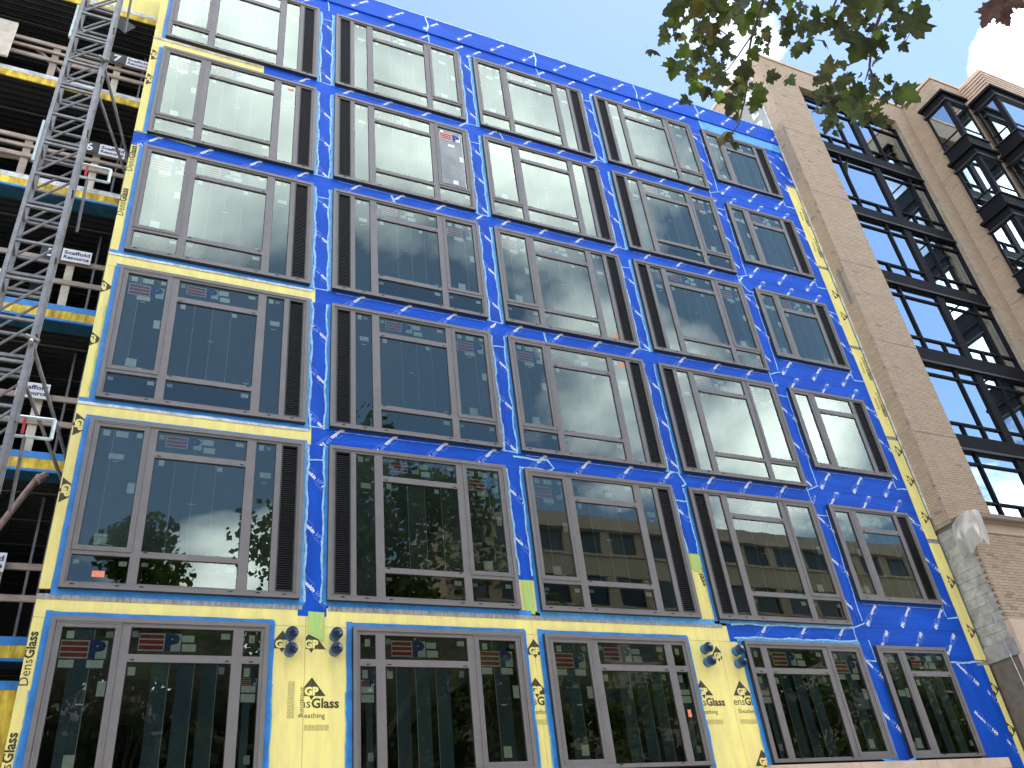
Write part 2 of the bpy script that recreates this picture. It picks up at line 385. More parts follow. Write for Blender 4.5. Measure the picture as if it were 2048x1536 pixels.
# ------------------------------------------------------------------ ground
def slab(name, x0, x1, y0, y1, z0, z1, m):
    return structure(obj(name, MB().box(x0, x1, y0, y1, z0, z1), m))
slab('ground', -400, 400, -400, 400, -0.5, 0.0, 'soil')
slab('road', -200, 200, -22.0, -13.8, 0.0, 0.004, 'asphalt')
slab('pavement', -60, 80, -13.6, -1.2, 0.004, 0.13, 'pavement')
slab('kerb', -60, 80, -13.8, -13.6, 0.004, 0.14, 'kerb')
slab('far_pavement', -60, 80, -27.5, -22.2, 0.004, 0.13, 'pavement')
slab('far_kerb', -60, 80, -22.2, -22.0, 0.004, 0.14, 'kerb')
for k in range(14):
    structure(obj('lane_marking', MB().box(-30+k*6, -27+k*6, -17.96, -17.84, 0.004, 0.008), 'line_paint'))

# ------------------------------------------------------------------ the new building
BLD = empty('building_under_construction', (0, 0, 0))
tag(BLD, 'new building wrapped in blue membrane and yellow sheathing with grey window units', 'building')
WY = 0.09                                   # face of the sheathing; window frames stand proud to Y = 0
PZ = 3.0535
T = [9.02+PZ*(4-r) for r in range(5)]+[5.945]
B = [t-2.685 for t in T[:5]]+[3.865]
CL = [0.0, 3.622, 7.222, 10.83, 14.46]; CR = [3.218, 6.828, 10.426, 14.05, 16.81]
GL = [0.0, 4.02, 7.20, 11.25, 14.45]; GR = [2.80, 6.815, 10.0, 14.05, 16.36]
XL, XR = -0.23, 17.56
TOP = 22.40

# carcass: floor slabs, back and side walls of the rooms
FLOORS = [6.22+PZ*k for k in range(-1, 6)]
for z in FLOORS:
    obj('floor_slab', MB().box(XL+0.06, XR-0.06, 0.16, 6.0, z-0.22, z-0.02), 'concrete', BLD)
obj('roof_slab', MB().box(XL+0.06, XR-0.06, 0.16, 9.0, 21.75, 21.95), 'concrete', BLD)
mb = MB()
mb.box(XL+0.06, XR-0.06, 6.0, 6.2, 0, 22.3); mb.box(XL+0.07, XL+0.13, 0.16, 6.0, 0, 22.3); mb.box(XR-0.13, XR-0.07, 0.16, 6.0, 0, 22.3)
for c in range(4): mb.box((CR[c]+CL[c+1])/2-0.06, (CR[c]+CL[c+1])/2+0.06, 0.16, 6.0, 3.0, 21.75)
obj('interior_wall', mb, 'room', BLD)
obj('ground_floor_wall', MB().box(XL, XR, 0.12, 0.3, 0, 3.1), 'concrete', BLD)

# sheathing boards (each its own board, 5 mm joints)
G_ = 0.0025
def board(x0, x1, z0, z1, m='yellow', y=WY, th=0.035):
    return obj('sheathing_board', MB().box(x0+G_, x1-G_, y, y+th, z0+G_, z1-G_), m, BLD)
MIDS = [XL]+[(CR[c]+CL[c+1])/2 for c in range(4)]+[XR]
MIDS[1] = 3.33; MIDS[3] = 10.74
for r in range(5):
    zt = T[r-1]-2.685 if r else 21.73          # top of the band above this row
    for c in range(5):
        x0, x1 = MIDS[c], MIDS[c+1]
        if c == 4: x1 = 17.2
        board(x0, x1, T[r], zt)                # band over the window
        lo = B[r]
        l0 = 0.0 if c == 0 else x0
        if c == 0: board(XL, 0.0-G_, lo, T[r])
        else: board(x0, CL[c], lo, T[r])
        board(CR[c], x1, lo, T[r])
        if c == 4: board(CL[4], CR[4], lo, lo+0.53)
for c in range(5):
    x0, x1 = MIDS[c], MIDS[c+1]
    if c == 4: x1 = 17.2
    board(x0, x1, T[5], B[4]-0.10)
    board(x0, GL[c], 3.1, T[5]); board(GR[c], x1, 3.1, T[5])
obj('sub_wall', MB().box(XL+0.01, XR-0.01, WY+0.045, WY+0.05, 3.05, 3.1), 'room', BLD)
# right-hand edge strip of yellow board
zz = [3.1, 5.74, 8.46, 11.16, 13.9, 16.66, 19.9]
for k in range(6):
    board(17.21, XR, zz[k]+0.0, zz[k+1]-0.10, 'yellow', WY-0.004)
    obj('joint_flashing', MB().box(17.22, XR-0.005, WY+0.012, WY+0.03, zz[k+1]-0.098, zz[k+1]-0.002), 'metal_strip', BLD)
board(17.2, XR, 19.9, 21.73)
obj('parapet_panel', MB().box(XL, XR, WY-0.045, WY+0.05, 21.73, TOP), 'blue', BLD)
obj('parapet_back', MB().box(XL, XR, WY+0.05, WY+0.3, 21.96, TOP-0.02), 'concrete', BLD)
obj('parapet_trim', MB().box(XL, XR, WY-0.05, WY+0.32, TOP, TOP+0.02), 'sealant', BLD)

# ---- windows --------------------------------------------------------------
GY = 0.050                                  # glass plane
def frame_mesh(name, W, H, bars, slots):
    mb = MB(); b = 0.062
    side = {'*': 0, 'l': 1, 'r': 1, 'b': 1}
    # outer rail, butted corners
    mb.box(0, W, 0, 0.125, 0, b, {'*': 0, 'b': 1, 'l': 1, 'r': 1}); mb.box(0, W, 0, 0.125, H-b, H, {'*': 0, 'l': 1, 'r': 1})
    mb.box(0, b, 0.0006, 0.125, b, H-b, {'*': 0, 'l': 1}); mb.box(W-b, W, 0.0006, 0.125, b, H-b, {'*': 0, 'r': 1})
    for (x0, x1, z0, z1, y) in bars: mb.box(x0, x1, y, 0.11, z0, z1, 0)
    for (x, z, y) in slots: mb.box(x-0.028, x+0.028, y-0.004, y+0.002, z-0.007, z+0.007, 2)
    return mb
def ring(mb, x0, x1, z0, z1, w, y0, y1, mi=0):
    mb.box(x0, x1, y0, y1, z0, z0+w, mi); mb.box(x0, x1, y0, y1, z1-w, z1, mi)
    mb.box(x0, x0+w, y0, y1, z0+w, z1-w, mi); mb.box(x1-w, x1, y0, y1, z0+w, z1-w, mi)
def mirror_mb(mb, W):
    o = MB(); o.v = [(W-x, y, z) for x, y, z in mb.v]; o.f = [tuple(reversed(f)) for f in mb.f]; o.m = list(mb.m); o.tone = list(mb.tone); return o
BY = 0.022
def logo(x0, x1, z0, z1):
    """three red bars and a blue P on a pale label"""
    mb = MB(); y = GY+0.010; w = x1-x0; h = z1-z0; xm = x0+w*0.60
    mb.face([(x0, y+.002, z0), (x1, y+.002, z0), (x1, y+.002, z1), (x0, y+.002, z1)], 0)
    bh = h*0.235; g = (h-3*bh)/4
    for k in range(3):
        z = z0+g+k*(bh+g); mb.face([(x0+w*.02, y, z), (xm-w*.01, y, z), (xm-w*.01, y, z+bh), (x0+w*.02, y, z+bh)], 1)
    tri, tw = text2d('P', h*1.22, 0.018*h/0.2)
    stamp(mb, tri, (xm+w*.015, z0+h*.09), 0, None, y, 2, sx=(w*.36)/tw)
    return mb
def lab(x0, x1, z0, z1, y=GY+0.008):
    return MB().face([(x0, y, z0), (x1, y, z0), (x1, y, z1), (x0, y, z1)])
def pane_mb(x0, x1, z0, z1):
    # single sheet with a black gasket ring in front of its rim
    mb = MB().face([(x0, GY, z0), (x1, GY, z0), (x1, GY, z1), (x0, GY, z1)], 0)
    ring(mb, x0, x1, z0, z1, 0.008, GY-0.006, GY-0.001, 1)
    return mb
def strip_mb(x0, x1, z0, z1, y, seam=True):
    mb = MB().face([(x0, y, z0), (x1, y, z0), (x1, y, z1), (x0, y, z1)], 0)
    if seam: mb.face([(x1-0.009, y-0.003, z0), (x1-0.001, y-0.003, z0), (x1-0.001, y-0.003, z1), (x1-0.009, y-0.003, z1)], 1)
    return mb
def louvre_mb(x0, x1, z0, z1):
    mb = MB(); ring(mb, x0-0.004, x1+0.004, z0-0.004, z1+0.004, 0.018, BY-0.006, 0.09)
    p = 0.036; n = int((z1-z0-0.04)/p)
    for k in range(n):
        z = z0+0.022+k*p
        # slats tilted down towards the street
        mb.face([(x0+.014, 0.034, z), (x1-.014, 0.034, z), (x1-.014, 0.034, z+0.008), (x0+.014, 0.034, z+0.008)], 0)
        mb.face([(x0+.014, 0.034, z+0.008), (x1-.014, 0.034, z+0.008), (x1-.014, 0.085, z+0.032), (x0+.014, 0.085, z+0.032)], 0)
        mb.face([(x1-.014, 0.034, z), (x0+.014, 0.034, z), (x0+.014, 0.085, z+0.024), (x1-.014, 0.085, z+0.024)], 0)
    mb.face([(x0, 0.1, z0), (x1, 0.1, z0), (x1, 0.1, z1), (x0, 0.1, z1)], 1)
    return mb
def proto(kind):
    """list of (name, mesh builder, materials) in window coordinates, left bottom corner at the origin"""
    P = []
    if kind == 'upper':
        W, H = 3.213, 2.685
        bars = [(.062, .07, .062, 2.623, BY), (.84, .96, .062, 2.623, BY), (2.30, 2.44, .062, 2.623, BY), (2.76, 2.85, .062, 2.623, BY), (3.11, 3.151, .062, 2.623, BY),
                (.96, 2.30, 2.585, 2.623, BY), (2.44, 2.76, 2.585, 2.623, BY), (2.85, 3.11, 2.585, 2.623, BY), (.96, 2.30, 2.11, 2.21, BY), (.96, 2.30, .49, .58, BY), (.07, .84, .49, .55, BY),
                (.07, .84, .062, .095, BY), (.96, 2.30, .062, .10, BY), (2.44, 2.76, .062, .095, BY), (2.85, 3.11, .062, .10, BY), (.07, .09, .095, .49, BY), (.83, .84, .095, .49, BY)]
        sl = [(1.02, 2.135, BY), (2.24, 2.135, BY), (1.02, .565, BY), (2.24, .565, BY), (.16, .05, 0), (.72, .05, 0), (1.03, .05, 0), (2.22, .05, 0), (2.6, .05, 0), (2.98, .05, 0)]
        P.append(('frame', frame_mesh('f', W, H, bars, sl), ['frame', 'frame_side', 'slot']))
        mb = MB(); ring(mb, .071, .839, .551, 2.622, .024, 0.008, 0.1); ring(mb, .095, .815, .575, 2.598, .047, 0.016, 0.1); P.append(('sash_frame', mb, ['frame']))
        sash = (.141, .769, .621, 2.552)
        panes = [sash, (.96, 2.30, 2.21, 2.585), (.96, 2.30, .58, 2.11), (.96, 2.30, .10, .49), (.09, .83, .095, .49), (2.44, 2.76, .095, 2.585)]
        strips = [(.135, .36, .61, 2.56, 1), (.361, .775, .61, 2.56, 0), (.95, 1.27, .57, 2.12, 1), (1.271, 1.565, .57, 2.12, 1), (1.566, 1.87, .57, 2.12, 1), (1.871, 2.31, .57, 2.12, 0), (2.43, 2.77, .09, 2.59, 0), (.95, 2.31, 2.2, 2.59, 0)]
        lou = (2.855, 3.105, .105, 2.58)
        st = [(.20, .30, 2.41, 2.51), (.38, .55, 2.41, 2.51), (.67, .75, 2.43, 2.51), (.33, .54, 2.03, 2.12), (.39, .48, 1.985, 2.0), (.65, .75, 1.49, 1.66), (.33, .49, .66, .82), (.49, .58, .65, .665),
              (1.63, 1.79, 2.43, 2.53), (1.65, 1.82, 2.29, 2.39), (2.13, 2.25, 2.47, 2.54), (1.03, 1.11, 1.99, 2.09), (1.88, 1.96, 1.99, 2.07), (1.52, 1.62, 1.39, 1.405), (2.14, 2.26, .36, .44), (.70, .80, .36, .43),
              (2.49, 2.57, 2.45, 2.55), (2.53, 2.70, 1.96, 2.06), (2.56, 2.65, 1.87, 1.885)]
        pale = [(.99, 1.07, 2.45, 2.53), (.99, 1.08, .37, .43), (.12, .20, .36, .42), (2.60, 2.68, 2.47, 2.53), (2.16, 2.25, .63, .66)]
        logos = [(1.09, 1.62, 2.33, 2.53), (.18, .74, 2.13, 2.36)]
        return W, H, P, panes, strips, lou, st, pale, logos
    if kind == 'narrow':
        W, H = 2.35, 2.14
        bars = [(.062, .07, .062, 2.078, BY), (.62, .75, .062, 2.078, BY), (1.86, 1.965, .062, 2.078, BY), (2.245, 2.288, .062, 2.078, BY), (.75, 1.86, 2.045, 2.078, BY), (1.965, 2.245, 2.045, 2.078, BY),
                (.75, 1.86, 1.56, 1.67, BY), (.75, 1.86, .062, .11, BY), (1.965, 2.245, .062, .11, BY)]
        sl = [(.81, 1.585, BY), (1.80, 1.585, BY), (.2, .05, 0), (.82, .05, 0), (1.78, .05, 0), (2.1, .05, 0)]
        P.append(('frame', frame_mesh('f', W, H, bars, sl), ['frame', 'frame_side', 'slot']))
        mb = MB(); ring(mb, .071, .619, .063, 2.077, .024, 0.008, 0.1); ring(mb, .095, .595, .087, 2.053, .047, 0.016, 0.1); P.append(('sash_frame', mb, ['frame']))
        panes = [(.141, .549, .133, 2.007), (.75, 1.86, 1.67, 2.045), (.75, 1.86, .11, 1.56)]
        strips = [(.135, .34, .12, 2.01, 1), (.341, .555, .12, 2.01, 0), (.74, 1.03, .1, 1.57, 1), (1.031, 1.33, .1, 1.57, 1), (1.331, 1.63, .1, 1.57, 1), (1.631, 1.87, .1, 1.57, 0), (.74, 1.87, 1.66, 2.05, 0)]
        lou = (1.97, 2.24, .115, 2.04)
        st = [(.19, .27, 1.87, 1.97), (.20, .36, 1.55, 1.66), (.38, .50, 1.53, 1.66), (.44, .53, 1.0, 1.16), (.28, .42, .17, .33), (1.30, 1.44, 1.86, 1.96), (1.32, 1.46, 1.72, 1.82), (1.68, 1.79, 1.9, 1.99), (.82, .91, 1.43, 1.53)]
        pale = [(.16, .27, .2, .3), (1.72, 1.80, .2, .28)]
        logos = [(.86, 1.29, 1.77, 1.96)]
        return W, H, P, panes, strips, lou, st, pale, logos
    if kind == 'ground':
        W, H = 2.797, 2.08
        bars = [(.062, .07, .062, 2.018, BY), (.86, .98, .062, 2.018, BY), (2.31, 2.45, .062, 2.018, BY), (2.69, 2.735, .062, 2.018, BY), (.98, 2.31, 1.965, 2.018, BY), (2.45, 2.69, 1.965, 2.018, BY), (.98, 2.31, 1.50, 1.60, BY), (2.45, 2.69, 1.50, 1.60, BY)]
        sl = [(1.04, 1.525, BY), (2.25, 1.525, BY), (2.57, 1.525, BY), (1.05, .05, 0), (2.2, .05, 0)]
        P.append(('frame', frame_mesh('f', W, H, bars, sl), ['frame', 'frame_side', 'slot']))
        mb = MB(); ring(mb, .071, .859, .063, 2.017, .024, 0.008, 0.1); ring(mb, .095, .835, .087, 1.993, .05, 0.016, 0.1); P.append(('sash_frame', mb, ['frame']))
        panes = [(.145, .785, .137, 1.943), (.98, 2.31, 1.60, 1.965), (.98, 2.31, .062, 1.50), (2.45, 2.69, 1.60, 1.965), (2.45, 2.69, .062, 1.50)]
        strips = [(.30, .55, .13, 1.95, 1), (1.30, 1.52, .06, 1.51, 1), (1.62, 1.84, .06, 1.51, 1), (1.93, 2.14, .06, 1.51, 1), (2.5, 2.6, .06, 1.51, 0)]
        st = [(.21, .30, 1.80, 1.90), (.17, .35, 1.42, 1.52), (.50, .70, 1.42, 1.52), (.67, .77, 1.06, 1.25), (.45, .54, .95, .97), (.42, .55, .20, .36), (1.64, 1.80, 1.79, 1.88), (1.65, 1.83, 1.66, 1.76), (2.15, 2.27, 1.84, 1.92), (1.01, 1.10, 1.33, 1.44),
              (2.53, 2.61, 1.80, 1.91), (2.49, 2.57, 1.33, 1.45), (2.47, 2.66, 1.12, 1.21), (2.47, 2.66, .99, 1.10)]
        pale = [(.68, .77, 1.82, 1.90), (1.0, 1.08, 1.84, 1.92), (2.15, 2.23, 1.36, 1.46), (2.56, 2.64, .2, .31)]
        logos = [(1.09, 1.63, 1.66, 1.90), (.16, .72, 1.54, 1.78), (2.47, 2.67, 1.22, 1.31)]
        return W, H, P, panes, strips, None, st, pale, logos
    if kind == 'ground_narrow':
        W, H = 1.905, 2.08
        bars = [(.062, .07, .062, 2.018, BY), (.62, .74, .062, 2.018, BY), (1.80, 1.843, .062, 2.018, BY), (.74, 1.80, 1.965, 2.018, BY), (.74, 1.80, 1.50, 1.60, BY)]
        sl = [(.80, 1.525, BY), (1.74, 1.525, BY), (.8, .05, 0), (1.7, .05, 0)]
        P.append(('frame', frame_mesh('f', W, H, bars, sl), ['frame', 'frame_side', 'slot']))
        mb = MB(); ring(mb, .071, .619, .063, 2.017, .024, 0.008, 0.1); ring(mb, .095, .595, .087, 1.993, .047, 0.016, 0.1); P.append(('sash_frame', mb, ['frame']))
        panes = [(.142, .548, .134, 1.946), (.74, 1.80, 1.60, 1.965), (.74, 1.80, .062, 1.50)]
        strips = [(.25, .45, .13, 1.95, 0), (1.0, 1.2, .06, 1.51, 1), (1.35, 1.55, .06, 1.51, 1)]
        st = [(.19, .27, 1.76, 1.88), (.29, .43, 1.76, 1.88), (.24, .42, 1.12, 1.24), (.44, .53, 1.10, 1.28), (.26, .40, .18, .36), (1.31, 1.46, 1.80, 1.92), (1.33, 1.50, 1.66, 1.78), (1.62, 1.74, 1.84, 1.92), (.82, .91, 1.33, 1.44)]
        pale = [(.77, .85, 1.84, 1.92), (.17, .26, .18, .3), (1.66, 1.74, .2, .3)]
        logos = [(.87, 1.30, 1.68, 1.90), (.28, .46, 1.65, 1.73)]
        return W, H, P, panes, strips, None, st, pale, logos

_pc = {}
def shared(key, name, build, mats, origin=(0, 0, 0)):
    """mesh data made once per key"""
    if key not in _pc:
        o = obj(name, build(), mats, None, origin); _pc[key] = o.data
        bpy.data.objects.remove(o)
    return _pc[key]
def part(name, data, parent, W0):
    o = bpy.data.objects.new(name, data); COL.objects.link(o); o.parent = parent; WORG[o.name] = Vector(W0); return o
def centre(mb):
    xs = [v[0] for v in mb.v]; zs = [v[2] for v in mb.v]; ys = [v[1] for v in mb.v]
    return ((min(xs)+max(xs))/2, (min(ys)+max(ys))/2, (min(zs)+max(zs))/2)
def window(kind, x, z, mirror, skip_logo=(), film=True, label=None, extra=()):
    W, H, P, panes, strips, lou, st, pale, logos = PROTO[kind]
    win = None
    def add(name, key, mb, mats, unmirror=False):
        if mirror:
            if unmirror:                         # keeps its place within its own pane
                c = centre(mb); q = next((p for p in panes if p[0] <= c[0] <= p[1] and p[2] <= c[2] <= p[3]), (0, W, 0, H))
                d = (W-q[1])-q[0]; mb.v = [(a+d, b, e) for a, b, e in mb.v]
            else: mb = mirror_mb(mb, W)
        c = centre(mb)
        data = shared((kind, mirror, key), name, lambda: mb, mats, c)
        o = part(name, data, win, (x+c[0], c[1], z+c[2])); o.location = c; return o
    fm = P[0]
    mb = mirror_mb(fm[1], W) if mirror else fm[1]
    data = shared((kind, mirror, 'frame'), 'window', lambda: mb, fm[2])
    win = bpy.data.objects.new('window', data); COL.objects.link(win); win.parent = BLD; win.location = (x, 0, z); WORG[win.name] = Vector((x, 0, z))
    if label: win['label'] = label
    add('sash_frame', 'sash', P[1][1], P[1][2])
    for k, p in enumerate(panes): add('glass_pane', ('g', k), pane_mb(*p), ['glass', 'gasket'])
    if film:
        for k, s in enumerate(strips): add('film_strip', ('s', k), strip_mb(s[0], s[1], s[2], s[3], GY+0.016, s[4]), ['film' if kind in ('upper', 'narrow') else 'film_blue', 'seam'])
    if lou: stuff(add('louvre', 'l', louvre_mb(*lou), ['louvre_metal', 'louvre_dark']))
    for k, s in enumerate(st): add('sticker', ('t', k), lab(*s), ['sticker'], True)
    for k, s in enumerate(pale): add('sticker', ('p', k), lab(*s), ['sticker_pale'], True)
    for k, l in enumerate(logos):
        if k in skip_logo: continue
        add('logo_sticker', ('l', k), logo(*l), ['logo_white', 'logo_red', 'logo_blue'], unmirror=True)
    for e in extra:
        m_ = lab(*e[:4], y=GY-0.0008); c = centre(m_); o = obj('sticker', m_, e[4] if len(e) > 4 else 'orange', win, (0, 0, 0)); o.location = (0, 0, 0)
    return win
PROTO = {k: proto(k) for k in ('upper', 'narrow', 'ground', 'ground_narrow')}
EXTRA = {(0, 4): [(.38, .54, .18, .27)], (0, 1): [(2.58, 2.72, 2.40, 2.48)], (2, 2): [(2.62, 2.74, .16, .24)], (2, 3): [(2.60, 2.74, 2.43, 2.53)]}
for c in range(5):
    for r in range(5):
        if c < 4:
            window('upper', CL[c], B[r], c in (1, 3), skip_logo=(1,) if (c, r) in ((0, 4), (1, 0), (3, 0)) else (), extra=EXTRA.get((c, r), ()))
        else:
            window('narrow', CL[4], B[r]+0.535, False)
for c in range(4):
    window('ground', GL[c], B[5], c in (1, 3), skip_logo=(2,) if c in (2,) else (), extra=[(2.53, 2.60, .76, .88)] if c == 2 else ())
window('ground_narrow', GL[4], B[5], False)
# sash of the second window in the row below the top one: opaque grey board with torn black edge behind a missing pane
obj('grey_board', MB().box(6.08, 6.655, 0.034, 0.040, B[1]+0.66, B[1]+2.50), 'board_grey', BLD)
mb = logo(6.11, 6.62, B[1]+2.16, B[1]+2.38); mb.v = [(a, b-(GY+0.012)+0.032, c_) for a, b, c_ in mb.v]; obj('logo_sticker', mb, ['logo_white', 'logo_red', 'logo_blue'], BLD)
for q in ((6.13, 6.21, 2.38, 2.46), (6.30, 6.46, 1.94, 2.02), (6.56, 6.64, 1.5, 1.66), (6.35, 6.47, .70, .82)):
    mb = lab(q[0], q[1], B[1]+q[2], B[1]+q[3], y=0.031); obj('sticker', mb, 'sticker', BLD)

# ---- blue membrane, tapes, sealant, lettering --------------------------------
YM = WY-0.004
BLUE1, _w1 = text2d('Blueskin', 0.105, 0.0045)
VP, _w2 = text2d('VP', 0.125, 0.002, 0.25)
N160, _w3 = text2d('160', 0.125, 0.006)
FULL = _w1+0.015+_w2+0.01+_w3
def print_one(mb, x, z, ang, rect, y):
    """the sheet's printed mark: name, model letters, number and two rows of fine print; centred on x, z"""
    k = 0.60/FULL; ca, sa = math.cos(R(ang)), math.sin(R(ang))
    px, pz = x-0.30*ca, z-0.30*sa
    sc = lambda tr: [tuple((a*k, b*k) for a, b in t) for t in tr]
    stamp(mb, sc(BLUE1), (px, pz), ang, rect, y, 0)
    stamp(mb, sc(VP), (px, pz), ang, rect, y, 1, off=((_w1+0.015)*k, 0))
    stamp(mb, sc(N160), (px, pz), ang, rect, y, 0, off=((_w1+0.025+_w2)*k, 0))
    for (a, b, zz_) in ((0.30, 0.60, -0.028), (0.36, 0.60, -0.046), (0.02, 0.22, 0.098)):
        t = a
        while t < b:
            w = random.uniform(0.012, 0.03); stamp(mb, quad2(t, min(b, t+w), zz_, zz_+0.007), (px, pz), ang, rect, y, 1); t += w+0.010
def sheet(x0, x1, z0, z1, ang, pitch, phase, vertical=False, th=0.004, y=None, prints=True, cz=None):
    y = YM if y is None else y
    o = obj('membrane_sheet', MB().box(x0, x1, y-th+0.003, y+0.0035, z0, z1), 'blue_v' if vertical else 'blue', BLD)
    if prints:
        mb = MB(); rect = (x0+.003, x1-.003, z0+.003, z1-.003); yy = y-th+0.003-0.0015
        if vertical:
            z = z1-phase; cx = (x0+x1)/2 if cz is None else cz
            while z > z0-0.3: print_one(mb, cx+random.uniform(-.02, .02), z, ang, rect, yy); z -= pitch
        else:
            x = x0+phase; zc = (z0+z1)/2 if cz is None else cz
            while x < x1+0.3: print_one(mb, x, zc, ang, rect, yy); x += pitch
        if mb.f: stuff(obj('printed_lettering', mb, ['print_white', 'print_pale'], o))
    return o
def ribbon(pts, w, y, m='sealant', jit=0.35, name='sealant_line', steps=0.07):
    """brushed line of uneven width through pts (x, z)"""
    L = []; 
    for (a, b) in zip(pts[:-1], pts[1:]):
        d = math.hypot(b[0]-a[0], b[1]-a[1]); n = max(2, int(d/steps))
        for k in range(n): t = k/n; L.append((a[0]+(b[0]-a[0])*t, a[1]+(b[1]-a[1])*t))
    L.append(pts[-1]); mb = MB(); prev = None; ph = random.uniform(0, 6)
    for k, p in enumerate(L):
        q = L[min(k+1, len(L)-1)]; o_ = L[max(0, k-1)]
        dx, dz = q[0]-o_[0], q[1]-o_[1]; l = math.hypot(dx, dz) or 1; nx, nz = -dz/l, dx/l
        wob = w*0.35*math.sin(k*0.55+ph)+random.uniform(-w*.2, w*.2)
        wa = w*0.5*(1+random.uniform(-jit, jit)); wb = w*0.5*(1+random.uniform(-jit, jit))
        cur = ((p[0]+nx*(wa+wob), y, p[1]+nz*(wa+wob)), (p[0]-nx*(wb-wob), y, p[1]-nz*(wb-wob)))
        if prev:
            f = [prev[0], prev[1], cur[1], cur[0]]
            mb.face(f)
        prev = cur
    return obj(name, mb, m, BLD)
def strip(x0, x1, z0, z1, m='tape', y=None, name='flashing_tape', th=0.003):
    y = YM-0.006 if y is None else y
    # torn, slightly wavy edges: a strip cut from a roll by hand
    mb = MB(); vert = (z1-z0) > (x1-x0); L = (z1-z0) if vert else (x1-x0); n = max(2, int(L/0.16)); pr = None
    for k in range(n+1):
        t = k/n; a = random.uniform(-.004, .004); b = random.uniform(-.004, .004); yy = y+random.uniform(-.0012, .0012)
        c = ((x0+a, yy, z0+(z1-z0)*t), (x1+b, yy, z0+(z1-z0)*t)) if vert else ((x0+(x1-x0)*t, yy, z1+a), (x0+(x1-x0)*t, yy, z0+b))
        if pr: mb.face([pr[0], pr[1], c[1], c[0]])
        pr = c
    return obj(name, mb, m, BLD)

LAPS = 0.30
# vertical strips between the window columns
for c in range(4):
    x0, x1 = CR[c]-0.01, CL[c+1]+0.01
    for r in range(5):
        lo = B[r] if r < 4 else [6.10, 6.88, 7.62, 6.34][c]
        hi = T[r]
        ang = 133 if r < 4 else -45
        if c == 3: ang = -46
        sheet(x0, x1, lo, hi, ang, 0.955, random.uniform(.25, .75), vertical=True)
# wide strip on the right
for r in range(5):
    sheet(CR[4]-0.01, 17.205, B[r]+0.02, T[r]+0.25, -47, 0.96, random.uniform(.3, .8), vertical=True, y=YM)
sheet(GR[4]-0.004, 17.205, 3.1, T[5]-0.22, -48, 0.96, 0.30, vertical=True, cz=16.80)
sheet(GR[3]-0.004, GL[4]+0.004, 3.1, T[5]+.01, -48, 0.96, 0.45, vertical=True)
sheet(17.205, 17.40, 3.1, 5.63, -48, 0.96, 0.62, vertical=True, cz=17.27)
ribbon([(GR[3]+0.03, 3.4), (GR[3]+0.02, T[5]-0.02)], 0.024, YM-0.011); ribbon([(GR[3]+0.02, T[5]-.30), (GL[4]-.03, T[5]-.28)], .03, YM-0.011); ribbon([(GL[4]-.07, T[5]+.12), (GL[4]-.03, T[5]-.26)], .024, YM-0.011)
ribbon([(GR[4]+.03, T[5]-.28), (17.38, T[5]-.25)], .035, YM-0.011); ribbon([(GR[4]+.02, T[5]-.42), (GR[4]+.03, T[5]-.18)], .05, YM-0.011)
sheet(17.205, XR, 19.9, 21.72, -47, 0.96, 0.5, vertical=True, cz=17.3)
# bands between storeys
for r in range(5):
    z1 = B[r]; z0 = T[r+1]
    for c in range(5):
        x0 = MIDS[c] if c else XL; x1 = MIDS[c+1] if c < 4 else 17.205
        if c == 0 and r in (2, 3, 4): continue
        if c in (1, 2) and r == 4: continue
        if c == 0:
            x0 = 2.05 if r == 0 else XL
        if c == 3 and r == 4: x0 = 11.0
        if c == 4:
            # two laid courses with a shadow lap between
            sheet(MIDS[4], x1, z0-(0.0 if r < 4 else 0.22), z1, 46, 0.945, 0.55, y=YM-0.0015)
            sheet(CL[4]-0.05 if False else MIDS[4], x1, z1, z1+0.535, -134, 0.945, 0.42, th=0.0075, y=YM-0.0025)
        else:
            sheet(x0, x1, z0, z1, -136, 0.945, random.uniform(.2, .8), y=YM-0.0015)
# parapet zone
for c in range(5):
    x0 = MIDS[c] if c else XL; x1 = MIDS[c+1] if c < 4 else XR
    sheet(x0, x1, T[0], 21.725, -136, 0.945, random.uniform(.2, .8), y=YM-0.0015)
mbp = MB(); x = 0.4
while x < XR:
    print_one(mbp, x, 22.06, -135, (XL, XR, 21.75, TOP-.01), WY-0.0475); x += 0.95
stuff(obj('printed_lettering', mbp, ['print_white', 'print_pale'], BLD))

